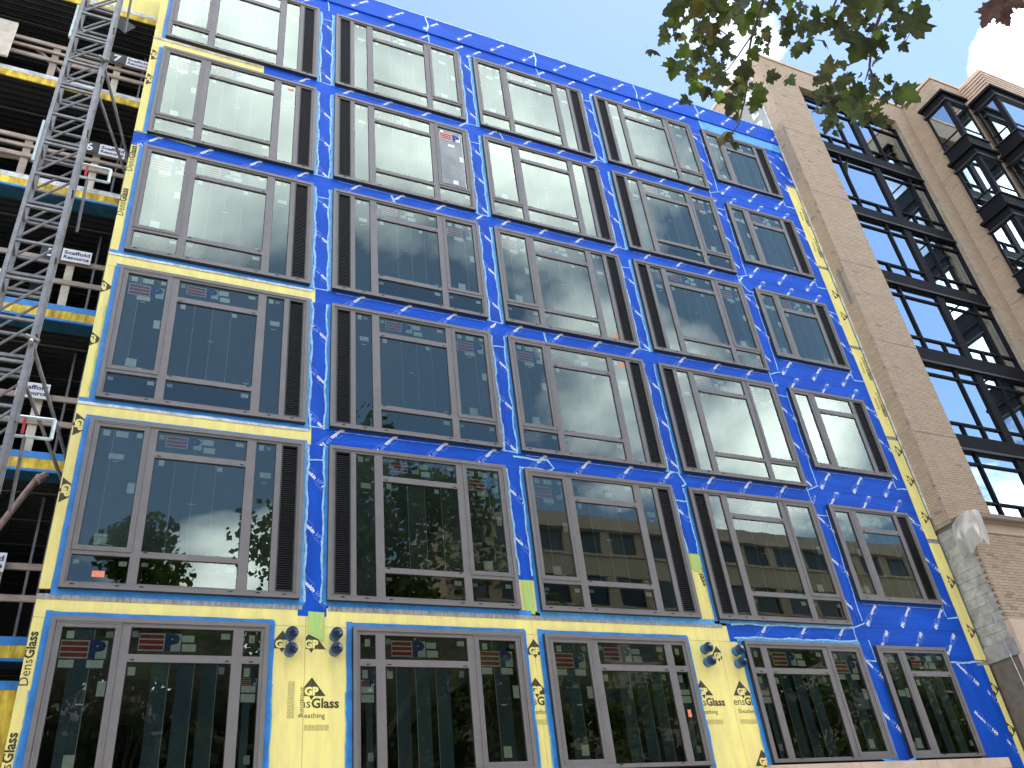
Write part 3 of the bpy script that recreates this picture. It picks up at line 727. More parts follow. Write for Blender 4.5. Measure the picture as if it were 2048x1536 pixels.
# tapes and brushed sealant beside the units
YT = YM-0.0085
for c in range(5):
    for r in range(5):
        lo, hi = B[r]-0.03, T[r]-0.02
        if c == 4: lo += 0.53
        if c == 0: strip(-0.085, 0.004, lo+0.03, hi+0.02, 'tape', YT)
        elif c < 4:
            strip(CL[c]-0.062, CL[c]+0.004, lo, hi+0.03, 'tape_pale' if r < 3 else 'tape', YT)
        if c < 3: strip(CR[c]-0.004, CR[c]+0.055, lo, hi+0.03, 'tape_pale', YT)
        if 0 < c < 4 and not (r == 4 and c in (1, 2, 3)) : ribbon([(CL[c]-0.075, lo-.02), (CL[c]-0.07, hi+0.02)], 0.032, YT-.002)
        elif r == 4 and 0 < c < 4: ribbon([(CL[c]-0.075, [0, 6.3, 6.95, 7.6][c]), (CL[c]-0.07, hi+0.02)], 0.03, YT-.002)
        if c < 3:
            ribbon([(CR[c]+0.072, lo if not (r == 4 and c > 0) else [6.3, 6.95, 7.6][c]), (CR[c]+0.065, hi)], 0.036, YT-.002)
            if r < 5 and (r+c) % 2 == 0: ribbon([(CR[c]+0.06, hi-0.28), (CL[c+1]-0.06, hi-0.26)], 0.03, YT-.0025)
            ribbon([(CR[c]+0.05, lo+0.01), (CL[c+1]-0.06, lo+0.0)], 0.022, YT-.0025) if r < 4 else None
        if c >= 3:
            ribbon([(CR[c]+0.03, lo-0.35 if c == 3 else lo-.2), (CR[c]+0.025, hi+0.05)], 0.022, YT-.002)
            if c == 4:
                ribbon([(CR[4]+0.04, lo-0.22), (CR[4]+0.38, lo-0.20)], 0.028, YT-.002)
                ribbon([(CR[4]+0.03, hi-0.15), (CR[4]+0.37, hi-0.22)], 0.030, YT-.002)
            else:
                ribbon([(CR[3]+0.03, lo-0.02), (CL[4]-0.02, lo+0.12)], 0.022, YT-.002)
                ribbon([(CL[4]-0.07, lo+0.15), (CL[4]-0.04, hi-.1)], 0.022, YT-.002)
                ribbon([(CR[3]+0.02, hi-.24), (CL[4]-0.03, hi-.24)], 0.024, YT-.002)
# stitched lap lines under the units
for r in range(5):
    for c in range(1, 5):
        if r == 4 and c < 3: continue
        z = B[r]-0.055+(0.53 if c == 4 else 0)
        ribbon([(CL[c]+0.1, z), (CR[c]-0.05, z-0.008)], 0.005, YM-0.016 if c == 4 else YM-0.006, 'print_white', 0.5, 'lap_line')
# horizontal seams on the parapet and random brush marks
for x in (6.0, 9.15, 12.4, 14.55, 3.4):
    ribbon([(x, 22.36), (x+0.03, 22.05), (x+0.0, 21.76)], 0.035, WY-0.050)
    ribbon([(x+0.02, 21.72), (x+0.06, 21.35)], 0.03, YT-.002)
strip(14.55, XR, 21.36, 21.72, 'tape_pale', YT)
ribbon([(7.05, 9.26), (7.75, 9.28), (7.85, 9.12), (7.75, 9.05), (7.15, 9.06)], 0.04, YT-.003)
ribbon([(7.75, 18.52), (7.8, 18.3)], 0.05, YT-.003); ribbon([(4.9, 15.4), (4.95, 15.2)], 0.05, YT-.003); ribbon([(8.1, 12.36), (8.14, 12.1), (8.02, 12.08)], 0.05, YT-.003)
ribbon([(10.7, 9.36), (10.85, 9.12), (10.75, 9.05)], 0.04, YT-.003); ribbon([(14.1, 15.3), (14.3, 15.0), (14.7, 15.02), (14.72, 15.3)], 0.03, YT-.003)
# pale tape at the foot of the units on the row above the base
strip(-0.08, 3.30, 6.255, 6.338, 'tape', YT); strip(3.62, 7.05, 6.26, 6.338, 'tape', YT); strip(7.2, 10.75, 6.24, 6.338, 'tape_pale', YT); strip(10.86, 14.1, 6.28, 6.338, 'tape_pale', YT-.004)
strip(11.15, 14.12, 5.95, 6.03, 'tape_pale', YT-.004); ribbon([(11.1, 6.27), (14.1, 6.29)], .03, YT-.006); ribbon([(11.1, 6.02), (14.1, 6.035)], .03, YT-.006)
# tapes framing the base windows
for c in range(4):
    strip(GL[c]-0.085, GL[c]-0.002, 3.1, T[5]+(0.09 if c < 3 else 0.0), 'tape', YT); strip(GR[c]+0.002, GR[c]+0.085, 3.1, T[5]+0.05, 'tape', YT)
    if c < 3: strip(GL[c]-0.004, GR[c]+0.07, T[5]+0.004, T[5]+0.078, 'tape', YT-.001)
    ribbon([(GR[c]+0.09, 3.2), (GR[c]+0.088, 5.1)], 0.02, YT-.001, 'tape_pale'); ribbon([(GL[c]-0.09, 3.2), (GL[c]-0.088, 5.0)], 0.02, YT-.001, 'tape_pale')
# weathered metal strip at the first floor line
for (x0, x1) in ((XL, 3.27), (3.66, 7.0), (7.0, 10.9)):
    obj('flashing_strip', MB().box(x0, x1, WY-0.010, WY+0.02, 6.19, 6.262), 'metal_strip', BLD)
# yellow bands above two windows at the left: torn white tape and blue edges
for r in (2, 3):
    zt = B[r]; strip(XL+0.01, 3.30, zt-0.09, zt-0.005, 'tape', YT+.002)
    strip(XL, 3.28, zt-0.125, zt-0.075, 'white_strip', YT-.0005, 'torn_tape'); strip(-0.07, 3.26, T[r+1]+0.003, T[r+1]+0.065, 'tape', YT)
strip(XL, 2.0, B[0]-0.10, B[0]-0.045, 'white_strip', YT-.0005, 'torn_tape'); strip(-.07, 2.0, T[1], T[1]+.05, 'tape_pale', YT)
# green primer smears
obj('primer_smear', MB().face([(3.36, YT, 5.83), (3.60, YT, 5.72), (3.60, YT, 6.16), (3.36, YT, 6.17)]), 'green_smear', BLD)
obj('primer_smear', MB().face([(6.94, YT+.003, 6.3), (7.12, YT+.003, 6.28), (7.12, YT+.003, 6.86), (6.94, YT+.003, 6.87)]), 'green_smear', BLD)
obj('primer_smear', MB().face([(10.52, YT+.003, 7.3), (10.74, YT+.003, 7.2), (10.74, YT+.003, 7.6), (10.52, YT+.003, 7.61)]), 'green_smear', BLD)
ribbon([(-.10, 9.5), (-.10, 11.2)], .02, YT-.001, 'green_smear', name='primer_smear'); ribbon([(-.2, 15.52), (.9, 15.47)], .03, YT-.001, 'green_smear', name='primer_smear')

# lettering on the yellow board
YP = WY-0.0025
DEN, wd1 = text2d('Dens', 0.20, 0.0); GLS, wd2 = text2d('Glass', 0.20, 0.006); SHE, wd3 = text2d('Sheathing', 0.11, 0.0); GPT, wgp = text2d('GP', 0.155, 0.009)
def gp(mb, x, z, ang, s, rect, y=None):
    """triangle with the two letters left open, point up at ang = 0, centred on x, z"""
    y = YP if y is None else y
    tri = [((-.2*s, -.11*s), (.2*s, -.11*s), (0, .15*s)), ((-.035*s, -.11*s), (0, -.165*s), (.035*s, -.11*s))]
    stamp(mb, tri, (x, z), ang, rect, y, 0)
    stamp(mb, [tuple((a*s*.98, b*s*.98) for a, b in t) for t in GPT], (x, z), ang, rect, y-.001, 1, off=(-wgp*s*.49, -.095*s))
def dens(mb, x, z, ang, k, rect, y=None, she=True):
    y = YP if y is None else y; f = lambda tr: [tuple((a*k, b*k) for a, b in t) for t in tr]
    ox = -(wd1+wd2+.01)*k/2
    stamp(mb, f(DEN), (x, z), ang, rect, y, 0, off=(ox, 0)); stamp(mb, f(GLS), (x, z), ang, rect, y, 0, off=(ox+(wd1+.01)*k, 0))
    if she: stamp(mb, f(SHE), (x, z), ang, rect, y, 0, off=(-wd3*k/2, -.15*k))
def lettering(fn, name='printed_lettering'):
    mb = MB(); fn(mb)
    if mb.f: stuff(obj(name, mb, ['print_black', 'yellow', 'print_grey'], BLD))
def fine(mb, x, z, w, h, ang, rect):
    n = int(h/0.016)
    for k in range(n):
        t = 0
        while t < w:
            q = random.uniform(.015, .05); stamp(mb, quad2(t, min(w, t+q), -k*.016, -k*.016+.009), (x, z), ang, rect, YP, 2); t += q+.01
r1 = (2.89, 3.327, 3.1, 6.2); r2 = (3.335, 3.93, 3.1, 6.2)
def f1(mb):
    gp(mb, 3.00, 5.72, 0, 1.0, r1); fine(mb, 3.12, 4.65, .5, .10, 90, r1); stamp(mb, SHE, (3.285, 5.08), -90, r1, YP, 0)
    gp(mb, 3.42, 5.73, 0, 1.05, r2); gp(mb, 3.44, 5.06, 0, 1.0, r2); dens(mb, 3.44, 4.79, 0, .92, r2); fine(mb, 3.35, 4.55, .34, .09, 0, r2)
lettering(f1)
r3 = (6.90, 7.115, 3.1, 6.2)
def f2(mb): gp(mb, 7.03, 5.72, 0, 1.0, r3); gp(mb, 6.98, 5.10, 0, 1.0, r3); dens(mb, 6.97, 4.83, 0, .9, r3); fine(mb, 6.9, 4.6, .3, .08, 0, r3)
lettering(f2)
r4 = (10.09, 10.735, 3.1, 6.2); r5 = (10.745, 11.16, 3.1, 6.2)
def f3(mb):
    gp(mb, 10.66, 5.72, 0, .9, r4); gp(mb, 10.16, 5.10, 0, 1.0, r4); dens(mb, 10.18, 4.82, 0, .9, r4); fine(mb, 10.1, 4.58, .34, .08, 0, r4)
    gp(mb, 10.99, 5.10, 0, 1.0, r5); dens(mb, 11.0, 4.83, 0, .9, r5); fine(mb, 10.8, 4.58, .36, .08, 0, r5); gp(mb, 11.1, 3.95, 0, 1.0, r5)
lettering(f3)
rl = (XL, -0.087, 3.1, 22)
def f4(mb):
    for z in (5.40, 4.15, 13.6, 14.75): dens(mb, -0.125, z, 90, .82, rl, she=False)
    for z in (8.90, 7.80): gp(mb, -0.10, z, -90, 1.0, rl)
    for z in (11.6, 10.5): gp(mb, -0.17, z, -90, .8, rl)
    for z in (17.9, 17.1): gp(mb, -0.10, z, -90, .9, rl)
lettering(f4)
rr = (17.215, XR-.005, 3.1, 19.8)
def f5(mb):
    for z in (4.35, 5.15, 6.35, 7.45, 9.0, 9.95, 10.75, 14.9, 15.65): gp(mb, 17.46, z, -90, .82, rr, YP-.004)
    for z in (12.1, 13.2, 17.4, 18.6): dens(mb, 17.46, z, -90, .85, rr, YP-.004)
lettering(f5)
def f6(mb): dens(mb, 10.64, 7.35, -80, .9, (10.5, 10.76, 6.4, 7.6), she=False)
lettering(f6)

# capped vent pipes
for (x, z) in ((3.11, 5.80), (3.11, 5.57), (3.76, 5.81), (3.76, 5.59), (10.38, 5.78), (10.38, 5.55), (11.06, 5.76), (11.05, 5.54)):
    p = obj('vent_pipe', MB().tube((x, WY, z), (x, -0.07, z), 0.083, 20), 'pipe', BLD, smooth=False)
    mb = MB(); n = 20; ringv = []
    for k in range(n):
        t = 2*math.pi*k/n; ringv.append((x+math.cos(t)*.088, z+math.sin(t)*.088))
    for k in range(n):
        a, b = ringv[k], ringv[(k+1) % n]
        mb.face([(a[0], -0.03, a[1]), (b[0], -0.03, b[1]), (b[0], -0.075, b[1]), (a[0], -0.075, a[1])][::-1])
        ya = -0.075-random.uniform(0, .01)
        mb.face([(a[0], -0.075, a[1]), (b[0], -0.075, b[1]), (x+(b[0]-x)*.45, ya+.004, z+(b[1]-z)*.45), (x+(a[0]-x)*.45, ya-.006, z+(a[1]-z)*.45)])
        mb.face([(x+(a[0]-x)*.45, ya-.006, z+(a[1]-z)*.45), (x+(b[0]-x)*.45, ya+.004, z+(b[1]-z)*.45), (x, -0.07, z)])
    obj('plastic_cover', mb, 'pipe_film', p)
# coping stones in front of the right end of the base
xs = [10.9, 11.41, 12.84, 14.28, 14.66, 15.62, 16.58]
cp = empty('coping_wall', (13.7, -0.12, 0)); tag(cp, 'low wall topped with pinkish stone coping blocks at foot of blue facade', 'wall')
obj('wall_core', MB().box(10.9, 16.56, -0.2, 0.05, 0.13, 3.6), 'concrete', cp)
for a, b in zip(xs[:-1], xs[1:]):
    obj('coping_stone', MB().box(a+.004, b-.004, -0.28, -0.012, 3.6, 3.78), 'stone', cp)
sc_ = obj('blue_scrap', MB().face([(13.62, -0.13, 3.785), (14.1, -0.13, 3.785), (14.3, -0.1, 3.80), (13.55, -0.1, 3.86)]).face([(14.1, -.14, 3.785), (14.32, -.14, 3.785), (14.38, -.12, 3.86), (14.2, -.12, 3.83)], 0), 'tape')
tag(sc_, 'crumpled scrap of blue membrane lying on the stone coping', 'scrap')

# ------------------------------------------------------------------ open bay left of the clad facade
BAY = empty('open_bay_frame', (-3.0, 1.75, 0))
tag(BAY, 'open unclad bay of concrete floors with yellow sheathed edges beside the hoist mast', 'building frame')
BYF = 1.75
FZ = [18.42+PZ*k for k in (1, 0, -1, -2, -3, -4, -5)]
for k, z in enumerate(FZ):
    s = obj('floor_slab', MB().box(-9, XL+0.05, BYF+0.03, 7.5, z-0.20, z), 'concrete', BAY)
    # corrugated deck seen from below: ribs run along the facade
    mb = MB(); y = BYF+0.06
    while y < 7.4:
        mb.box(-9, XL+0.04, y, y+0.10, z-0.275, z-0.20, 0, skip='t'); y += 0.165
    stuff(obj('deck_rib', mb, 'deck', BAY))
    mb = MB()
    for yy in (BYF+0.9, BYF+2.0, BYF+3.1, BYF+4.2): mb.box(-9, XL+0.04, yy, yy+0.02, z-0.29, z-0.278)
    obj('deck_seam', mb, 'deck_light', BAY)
    old = 'yellow_old'
    x = -9
    while x < XL:
        x2 = min(x+2.44, XL+0.03); obj('sheathing_board', MB().box(x+.003, x2-.003, BYF, BYF+0.028, z-0.30, z-0.11), old, BAY); x = x2
    if k < 3: strip_ = obj('white_edge_strip', MB().box(-9, XL+.03, BYF-.004, BYF+.02, z-0.112, z+0.01), 'white_strip', BAY)
    else: obj('blue_edge_tape', MB().box(-9, XL+.03, BYF-.005, BYF+.02, z-0.112, z+0.012), 'tape', BAY)
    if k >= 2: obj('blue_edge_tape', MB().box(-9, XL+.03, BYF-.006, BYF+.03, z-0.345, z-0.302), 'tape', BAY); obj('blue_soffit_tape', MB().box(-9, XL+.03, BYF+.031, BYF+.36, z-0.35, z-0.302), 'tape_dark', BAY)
obj('bay_side_wall', MB().box(XL+0.041, XL+0.05, 0.16, 7.4, 0, 22), 'room', BAY)
mb = MB(); mb.box(-9, XL, 7.5, 7.7, 0, 24); mb.box(-9.2, -9, 1.8, 7.5, 0, 24); obj('bay_back_wall', mb, 'room', BAY)
for x in (-4.6, -7.6):
    obj('concrete_column', MB().box(x-.18, x+.18, BYF+.5, BYF+.9, 0, 22), 'concrete', BAY)
for k, z in enumerate(FZ[:-1]):
    for x in (-0.62, -0.42, -1.35) if k > 1 else (-0.5,):
        st_ = MB(); st_.box(x-.02, x+.02, BYF+1.0, BYF+1.09, z, z+2.75); obj('steel_stud', st_, 'steel_stud', BAY)
    if k >= 2:
        obj('duct_opening', MB().box(-1.9, -1.5, BYF+2.5, BYF+2.9, z+2.1, z+2.5), 'interior_dark', BAY)
x = -9
while x < XL:
    x2 = min(x+2.44, XL+0.03); obj('sheathing_board', MB().box(x+.003, x2-.003, BYF+.002, BYF+0.03, FZ[0]+.02, 24.4), 'yellow', BAY); x = x2
mb = MB(); gp(mb, -.72, 22.25, 180, 1.3, None, BYF-.002); stuff(obj('printed_lettering', mb, ['print_black', 'yellow', 'print_grey'], BAY))
# timber guard rails
def rail(name, k, z, x0=-9, x1=XL+.02, h=0.095, m='timber', y=BYF+0.03):
    o = obj(name, MB().box(x0, x1, y, y+.04, z, z+h), m); return o
for k, z in enumerate(FZ[:-1]):
    g = empty('timber_guard_rail', (-4.6, BYF+.05, z))
    tag(g, ['timber guard rail on the highest open floor, partly above the picture', 'timber guard rail at the floor with the sign numbered seven', 'timber guard rail at the floor with the sign numbered six', 'timber guard rail at the floor beside the light sign numbered five', 'timber guard rail behind the lowest diagonal mast braces', 'timber guard rail on the lowest visible open floor'][k], 'guard rail', 'timber guard rails on the open floors')
    for dz, hh in ((1.06, .10), (.56, .10)):
        obj('rail', MB().box(-9, XL+.02, BYF+.05, BYF+.09, z+dz, z+dz+hh), 'timber', g)
    if k in (1, 2): obj('rail', MB().box(-9, XL+.02, BYF+.05, BYF+.09, z+.84, z+.92), 'timber', g)
    for x in (-2.2, -0.95, -4.6):
        obj('post', MB().box(x-.07, x+.07, BYF+.092, BYF+.14, z, z+1.15), 'timber_pale' if x == -0.95 else 'timber', g)
    if k == 1: obj('brace', MB().beam((-2.6, BYF+.16, z+.98), (-1.7, BYF+.16, z+.05), .09, .04), 'timber', g)
    if k == 2: obj('brace', MB().beam((-2.9, BYF+.16, z+.55), (-1.75, BYF+.16, z+.62), .09, .04), 'timber', g)
lp = obj('plywood_panel', MB().box(-3.7, -2.98, BYF-.25, BYF-.20, FZ[1]+.0, FZ[1]+1.15), 'timber_pale'); tag(lp, 'upright pale plywood panel leaning at the edge of an upper open floor', 'panel')

# signs hung on the rails
def sign(x, z, num, label, w=.50):
    y = BYF-0.01
    s = empty('safety_sign', (x, y, z)); tag(s, label, 'sign', 'floor number signs on the open bay')
    obj('board', MB().box(x, x+w, y-.012, y, z, z+.30), 'sign_white', s)
    mb = MB(); a, wa = text2d('Scaffold', .115, .004); b, wb = text2d('Resource', .115, .004)
    stamp(mb, a, (x+.03, z+.17), 0, None, y-.014, 0, sx=(w-.06)/wa); stamp(mb, b, (x+.03, z+.055), 0, None, y-.014, 0, sx=(w-.06)/wb)
    obj('lettering', mb, 'sign_navy', s)
    if num:
        obj('number_board', MB().box(x-.36, x-.01, y-.012, y, z+.0, z+.32), 'sign_black', s)
        mb = MB(); t, wt = text2d(num, .30, .008); stamp(mb, t, (x-.19-wt/2, z+.05), 0, None, y-.014); obj('number', mb, 'sign_white', s)
    return s
sign(-0.80, FZ[1]+1.00, '7', 'white sign with black number seven board on the upper guard rail')
sign(-0.92, FZ[2]+1.02, '6', 'white sign with number six board behind the pale steel gate frame')
sign(-1.12, FZ[3]+1.06, '5', 'white sign with black number five board at middle height beside the mast')
sign(-1.30, FZ[4]+1.02, None, 'white sign behind the lowest pale gate frame on the mast')
sign(-1.36, FZ[5]+.98, None, 'white sign cut by the left picture edge above the yellow wall')

# ------------------------------------------------------------------ hoist mast
MA = empty('hoist_mast', (-1.22, -0.4, 0.13)); tag(MA, 'tall grey steel lattice mast standing in front of the open bay', 'mast')
mx0, mx1, my0, my1 = -1.52, -0.93, -0.62, -0.22
for (x, y) in ((mx0, my0), (mx1, my0), (mx0, my1), (mx1, my1)):
    obj('chord', MB().beam((x, y, .13), (x, y, 24.5), .062, .062, up=(0, 1, 0)), 'galv', MA)
z = 0.4; k = 0; hs = MB(); dg = MB(); sd_ = MB()
while z < 24.2:
    for y in (my0, my1):
        m_ = MB(); m_.beam((mx0+.03, y, z), (mx1-.03, y, z), .042, .042, up=(0, 1, 0)); obj('cross_bar', m_, 'galv', MA)
        m_ = MB(); m_.tube((mx0+.02, y, z+.03), (mx1-.02, y, z+.70), .021, 6); obj('diagonal_bar', m_, 'galv', MA)
    for x in (mx0, mx1):
        m_ = MB(); m_.beam((x, my0+.03, z), (x, my1-.03, z), .04, .04, up=(1, 0, 0)); obj('cross_bar', m_, 'galv_dark', MA)
    if k % 2 == 0:
        for y in (my0, my1): obj('joint_bar', MB().beam((mx0+.03, y-.002, z+.085), (mx1-.03, y-.002, z+.085), .05, .05, up=(0, 1, 0)), 'galv_dark', MA)
    z += 0.75; k += 1
m_ = MB(); z = 1.2
while z < 24: 
    m_.beam((mx1+.045, my0-.02, z-.3), (mx1+.045, my0-.02, z+1.0), .03, .05, up=(0, 1, 0)); z += 1.5
obj('rack', m_, 'galv_dark', MA)
for z in (7.6, 10.8, 14.2, 17.6):
    obj('guide_plate', MB().box(mx0-.075, mx0-.035, my0-.04, my0+.02, z-.8, z+.2), 'gate_paint', MA)
# wall ties and gate brackets, one set per storey
for z in (16.15, 9.55):
    t = obj('mast_tie', MB().tube((mx1, my0+.05, z+.25), (XL-.02, 0.55, z-1.0), .028, 8).tube((mx1, my1, z-.25), (XL-.02, 0.6, z-1.35), .026, 8), 'galv_dark', MA)
    obj('clamp', MB().tube((mx1-.09, my0-.04, z+.3), (mx1+.1, my0-.04, z+.22), .035, 7).tube((mx1, my0-.1, z+.15), (mx1, my0+.05, z+.34), .035, 7), 'galv_dark', MA)
for z in (19.15, 13.55, 8.35):
    m_ = MB(); a, b, y = mx1+.05, mx1+.50, -.35
    for q in (z, z+.32): m_.tube((a, y, q), (b, y, q), .024, 8)
    m_.tube((b, y, z), (b, y, z+.32), .026, 8, 0)
    gte = obj('gate_bracket', m_, 'gate_paint', MA); obj('red_plate', MB().box(a+.06, a+.10, y-.02, y+.0, z+.03, z+.29), 'red', gte)
    obj('bracket_post', MB().tube((a+.12, y, z), (a+.12, y+.3, z-1.0), .025, 8), 'galv_dark', MA)
pl = obj('raking_prop', MB().tube((-0.62, 1.2, 8.55), (-1.55, .2, 5.6), .05, 10).tube((-.64, 1.13, 8.42), (-.55, 1.3, 8.62), .07, 8), 'rust_pole'); tag(pl, 'rusty pinkish steel prop leaning across the lower open floor', 'prop')
lowb = MB().box(-6, XL-.005, 0.6, 0.64, 3.0, 5.15); lw = obj('yellow_site_wall', lowb, 'yellow_old'); tag(lw, 'weathered yellow board wall with blue taped top at lower left corner', 'wall')
obj('blue_top_tape', MB().box(-6, XL-.006, 0.59, 0.65, 5.15, 5.26), 'tape', lw)
dk = obj('diamond_plate', MB().face([(-.92, .3, 19.15), (-.62, .3, 18.92), (-.80, .3, 18.62), (-1.10, .3, 18.86)]), 'sign_black', BAY)

# ------------------------------------------------------------------ brick neighbour
NB = empty('brick_building', (17.6, -0.35, 0)); tag(NB, 'tan brick building with dark metal window wall and stacked corner bay windows', 'building')
YB, YW = -0.35, -0.18
NX0, PX, WX1, IX = 17.62, 19.14, 23.57, 24.36
X2, Y1, Y2 = 25.92, -1.70, -2.46
NT = 25.80
mb = MB()
e = 0.012
mb.box(NX0+e, PX-e, YB+e, 8, 8.7, NT); mb.box(PX-e, WX1+e, YB+e, 8, 24.80+e, NT); mb.box(WX1+e, IX+.2, YB+e, 8, 8.7, NT); mb.box(PX-e, WX1+e, YB+.3, 8, 8.7, 9.0)
mb.box(IX+e, X2+.2, Y1+e, 8, 0, NT); mb.box(X2+e, 34, Y2+e, 8, 0, 24.9)
obj('wall_core', mb, 'mortar', NB)
bh, bw, jt = 0.057, 0.200, 0.010
NEAR = []
def brick_field(axis, plane, a0, a1, z0, z1, name, collect=None, tooth=False):
    """running bond on a wall plane; axis 'x' = wall facing the street at Y=plane, 'y' = wall facing left at X=plane"""
    mb = MB(); z = z0; row = 0
    while z+bh <= z1+.001:
        a = a0-(0 if row % 2 == 0 else bw/2+jt/2)
        while a < a1:
            s, t = max(a, a0), min(a+bw, a1)
            if t-s > 0.03:
                pr = random.uniform(0, .004); tn = random.random() if random.random() < .12 else random.uniform(.2, 1)
                if collect is not None and t-s > .19 and len(collect) < 1200: collect.append((axis, s, z, plane-pr))
                else:
                    if axis == 'x': mb.box(s, t, plane-pr, plane+.012, z, z+bh, 0, tn, 'k')
                    else: mb.box(plane-pr, plane+.012, s, t, z, z+bh, 0, tn, 'r')
            a += bw+jt
        z += bh+jt; row += 1
    o = obj(name, mb, 'brick_mass', NB, tone=True); stuff(o); return o
brick_field('x', YB, NX0, PX, 8.80, NT-.02, 'brickwork')
brick_field('x', YB, PX+.005, WX1-.005, 24.82, NT-.02, 'brickwork')
brick_field('x', YB, WX1, IX, 9.0, NT-.02, 'brickwork')
brick_field('y', IX, Y1, YB, 9.0, NT-.02, 'brickwork')
brick_field('x', Y1, IX, X2, 9.0, NT-.02, 'brickwork')
brick_field('y', X2, Y2, Y1, 9.0, 24.88, 'brickwork')
brick_field('x', Y2, X2, 29.0, 9.0, 24.88, 'brickwork')
brick_field('y', NX0, YB, 0.075, 8.80, NT-.02, 'brickwork')
# toothed soldier edge at the left corner and a pale control joint
mb = MB(); z = 9.0; row = 0
while z < 25.2:
    mb.box(NX0-.012, NX0+.0, YB-.01, YB+.075 if row % 2 else YB+.05, z, z+bh, 0, random.random()); z += bh+jt; row += 1
stuff(obj('quoin_bricks', mb, 'brick_mass', NB, tone=True))
obj('control_joint', MB().box(NX0+.33, NX0+.338, YB-.006, YB+.005, 8.9, 25.5), 'sealant' if False else 'mortar', NB)
for z in (22.1, 19.35, 16.6, 13.85, 11.1): obj('relief_joint', MB().box(NX0, PX, YB-.005, YB+.004, z, z+.014), 'mortar_dark', NB); 
for z in (21.9, 16.5, 11.1): obj('relief_joint', MB().box(IX-.005, IX+.003, Y1, YB, z, z+.014), 'mortar_dark', NB)
# coping stones
for (x0, x1, y0, y1) in ((NX0-.03, IX-.02, YB-.03, 8), (IX-.05, X2+.1, Y1-.03, 8)):
    obj('parapet_coping', MB().box(x0, x1, y0, y1, NT+(0 if x0 < 20 else .001), NT+.11), 'stone', NB)
# stone cornice with grooves over the far wing
mb = MB(); mb.box(X2-.06, 34, Y2-.08, 8, 24.95, 25.95)
co = obj('stone_cornice', mb, 'stone', NB)
for k in range(6):
    z = 25.02+k*.13; obj('groove_course', MB().box(X2-.10-.012*k, 34, Y2-.12-.012*k, 7.9, z, z+.095), 'stone', co)
# side wall above the new roof: bare render strip and painted letters
obj('render_strip', MB().box(NX0-.018, NX0+.01, .08, 0.95, 18.5, 25.55), 'grey_render', NB)
obj('corner_bead', MB().box(NX0-.030, NX0+.01, .055, .085, 9.0, 25.5), 'white_strip', NB)
brick_field('y', NX0, 0.96, 4.0, 20.0, NT-.02, 'brickwork')
mb = MB()
for (ch, zc) in (('P', 23.05), ('L', 23.75), ('R', 24.55)):
    t, wt = text2d(ch, .62, .03); q = MB(); stamp(q, t, (-.2, -.2), 0, None, 0)
    for f in q.f: mb.face([(NX0-.021, .52-q.v[i][0]*.9-.08, zc+q.v[i][2]) for i in f])
obj('painted_lettering', mb, 'white_paint', NB)
obj('side_window', MB().box(NX0-.01, NX0+.02, 1.4, 2.3, 22.6, 23.8), 'dark_metal', NB)
# dark window wall -------------------------------------------------------------
STO = [(22.30, 24.78), (19.45, 21.85), (16.80, 19.03), (14.08, 16.36), (11.33, 13.60), (9.06, 10.90)]
SP = [(21.85, 22.30), (19.03, 19.45), (16.36, 16.80), (13.60, 14.08), (10.90, 11.33)]
obj('interior_back', MB().box(PX-.1, WX1+.1, .9, 1.0, 8.9, 24.9), 'interior_dark', NB)
for k, (a, b) in enumerate(STO):
    obj('interior_slab', MB().box(PX, WX1, -.02, .9, b, b+.3 if b+.3 < 24.79 else b+.01), 'interior_dark', NB)
obj('window_head', MB().box(PX, WX1, YW+.06, YW+.14, 24.5, 24.79), 'dark_metal', NB)
for (a, b) in SP:
    s = obj('spandrel_panel', MB().box(PX, WX1, YW-.05, YW+.1, a, b), 'dark_metal', NB)
    obj('spandrel_ledge', MB().box(PX, WX1, YW-.09, YW-.052, a-.03, a+.03), 'dark_metal2', s)
XM0, XM1 = 21.28, 21.58
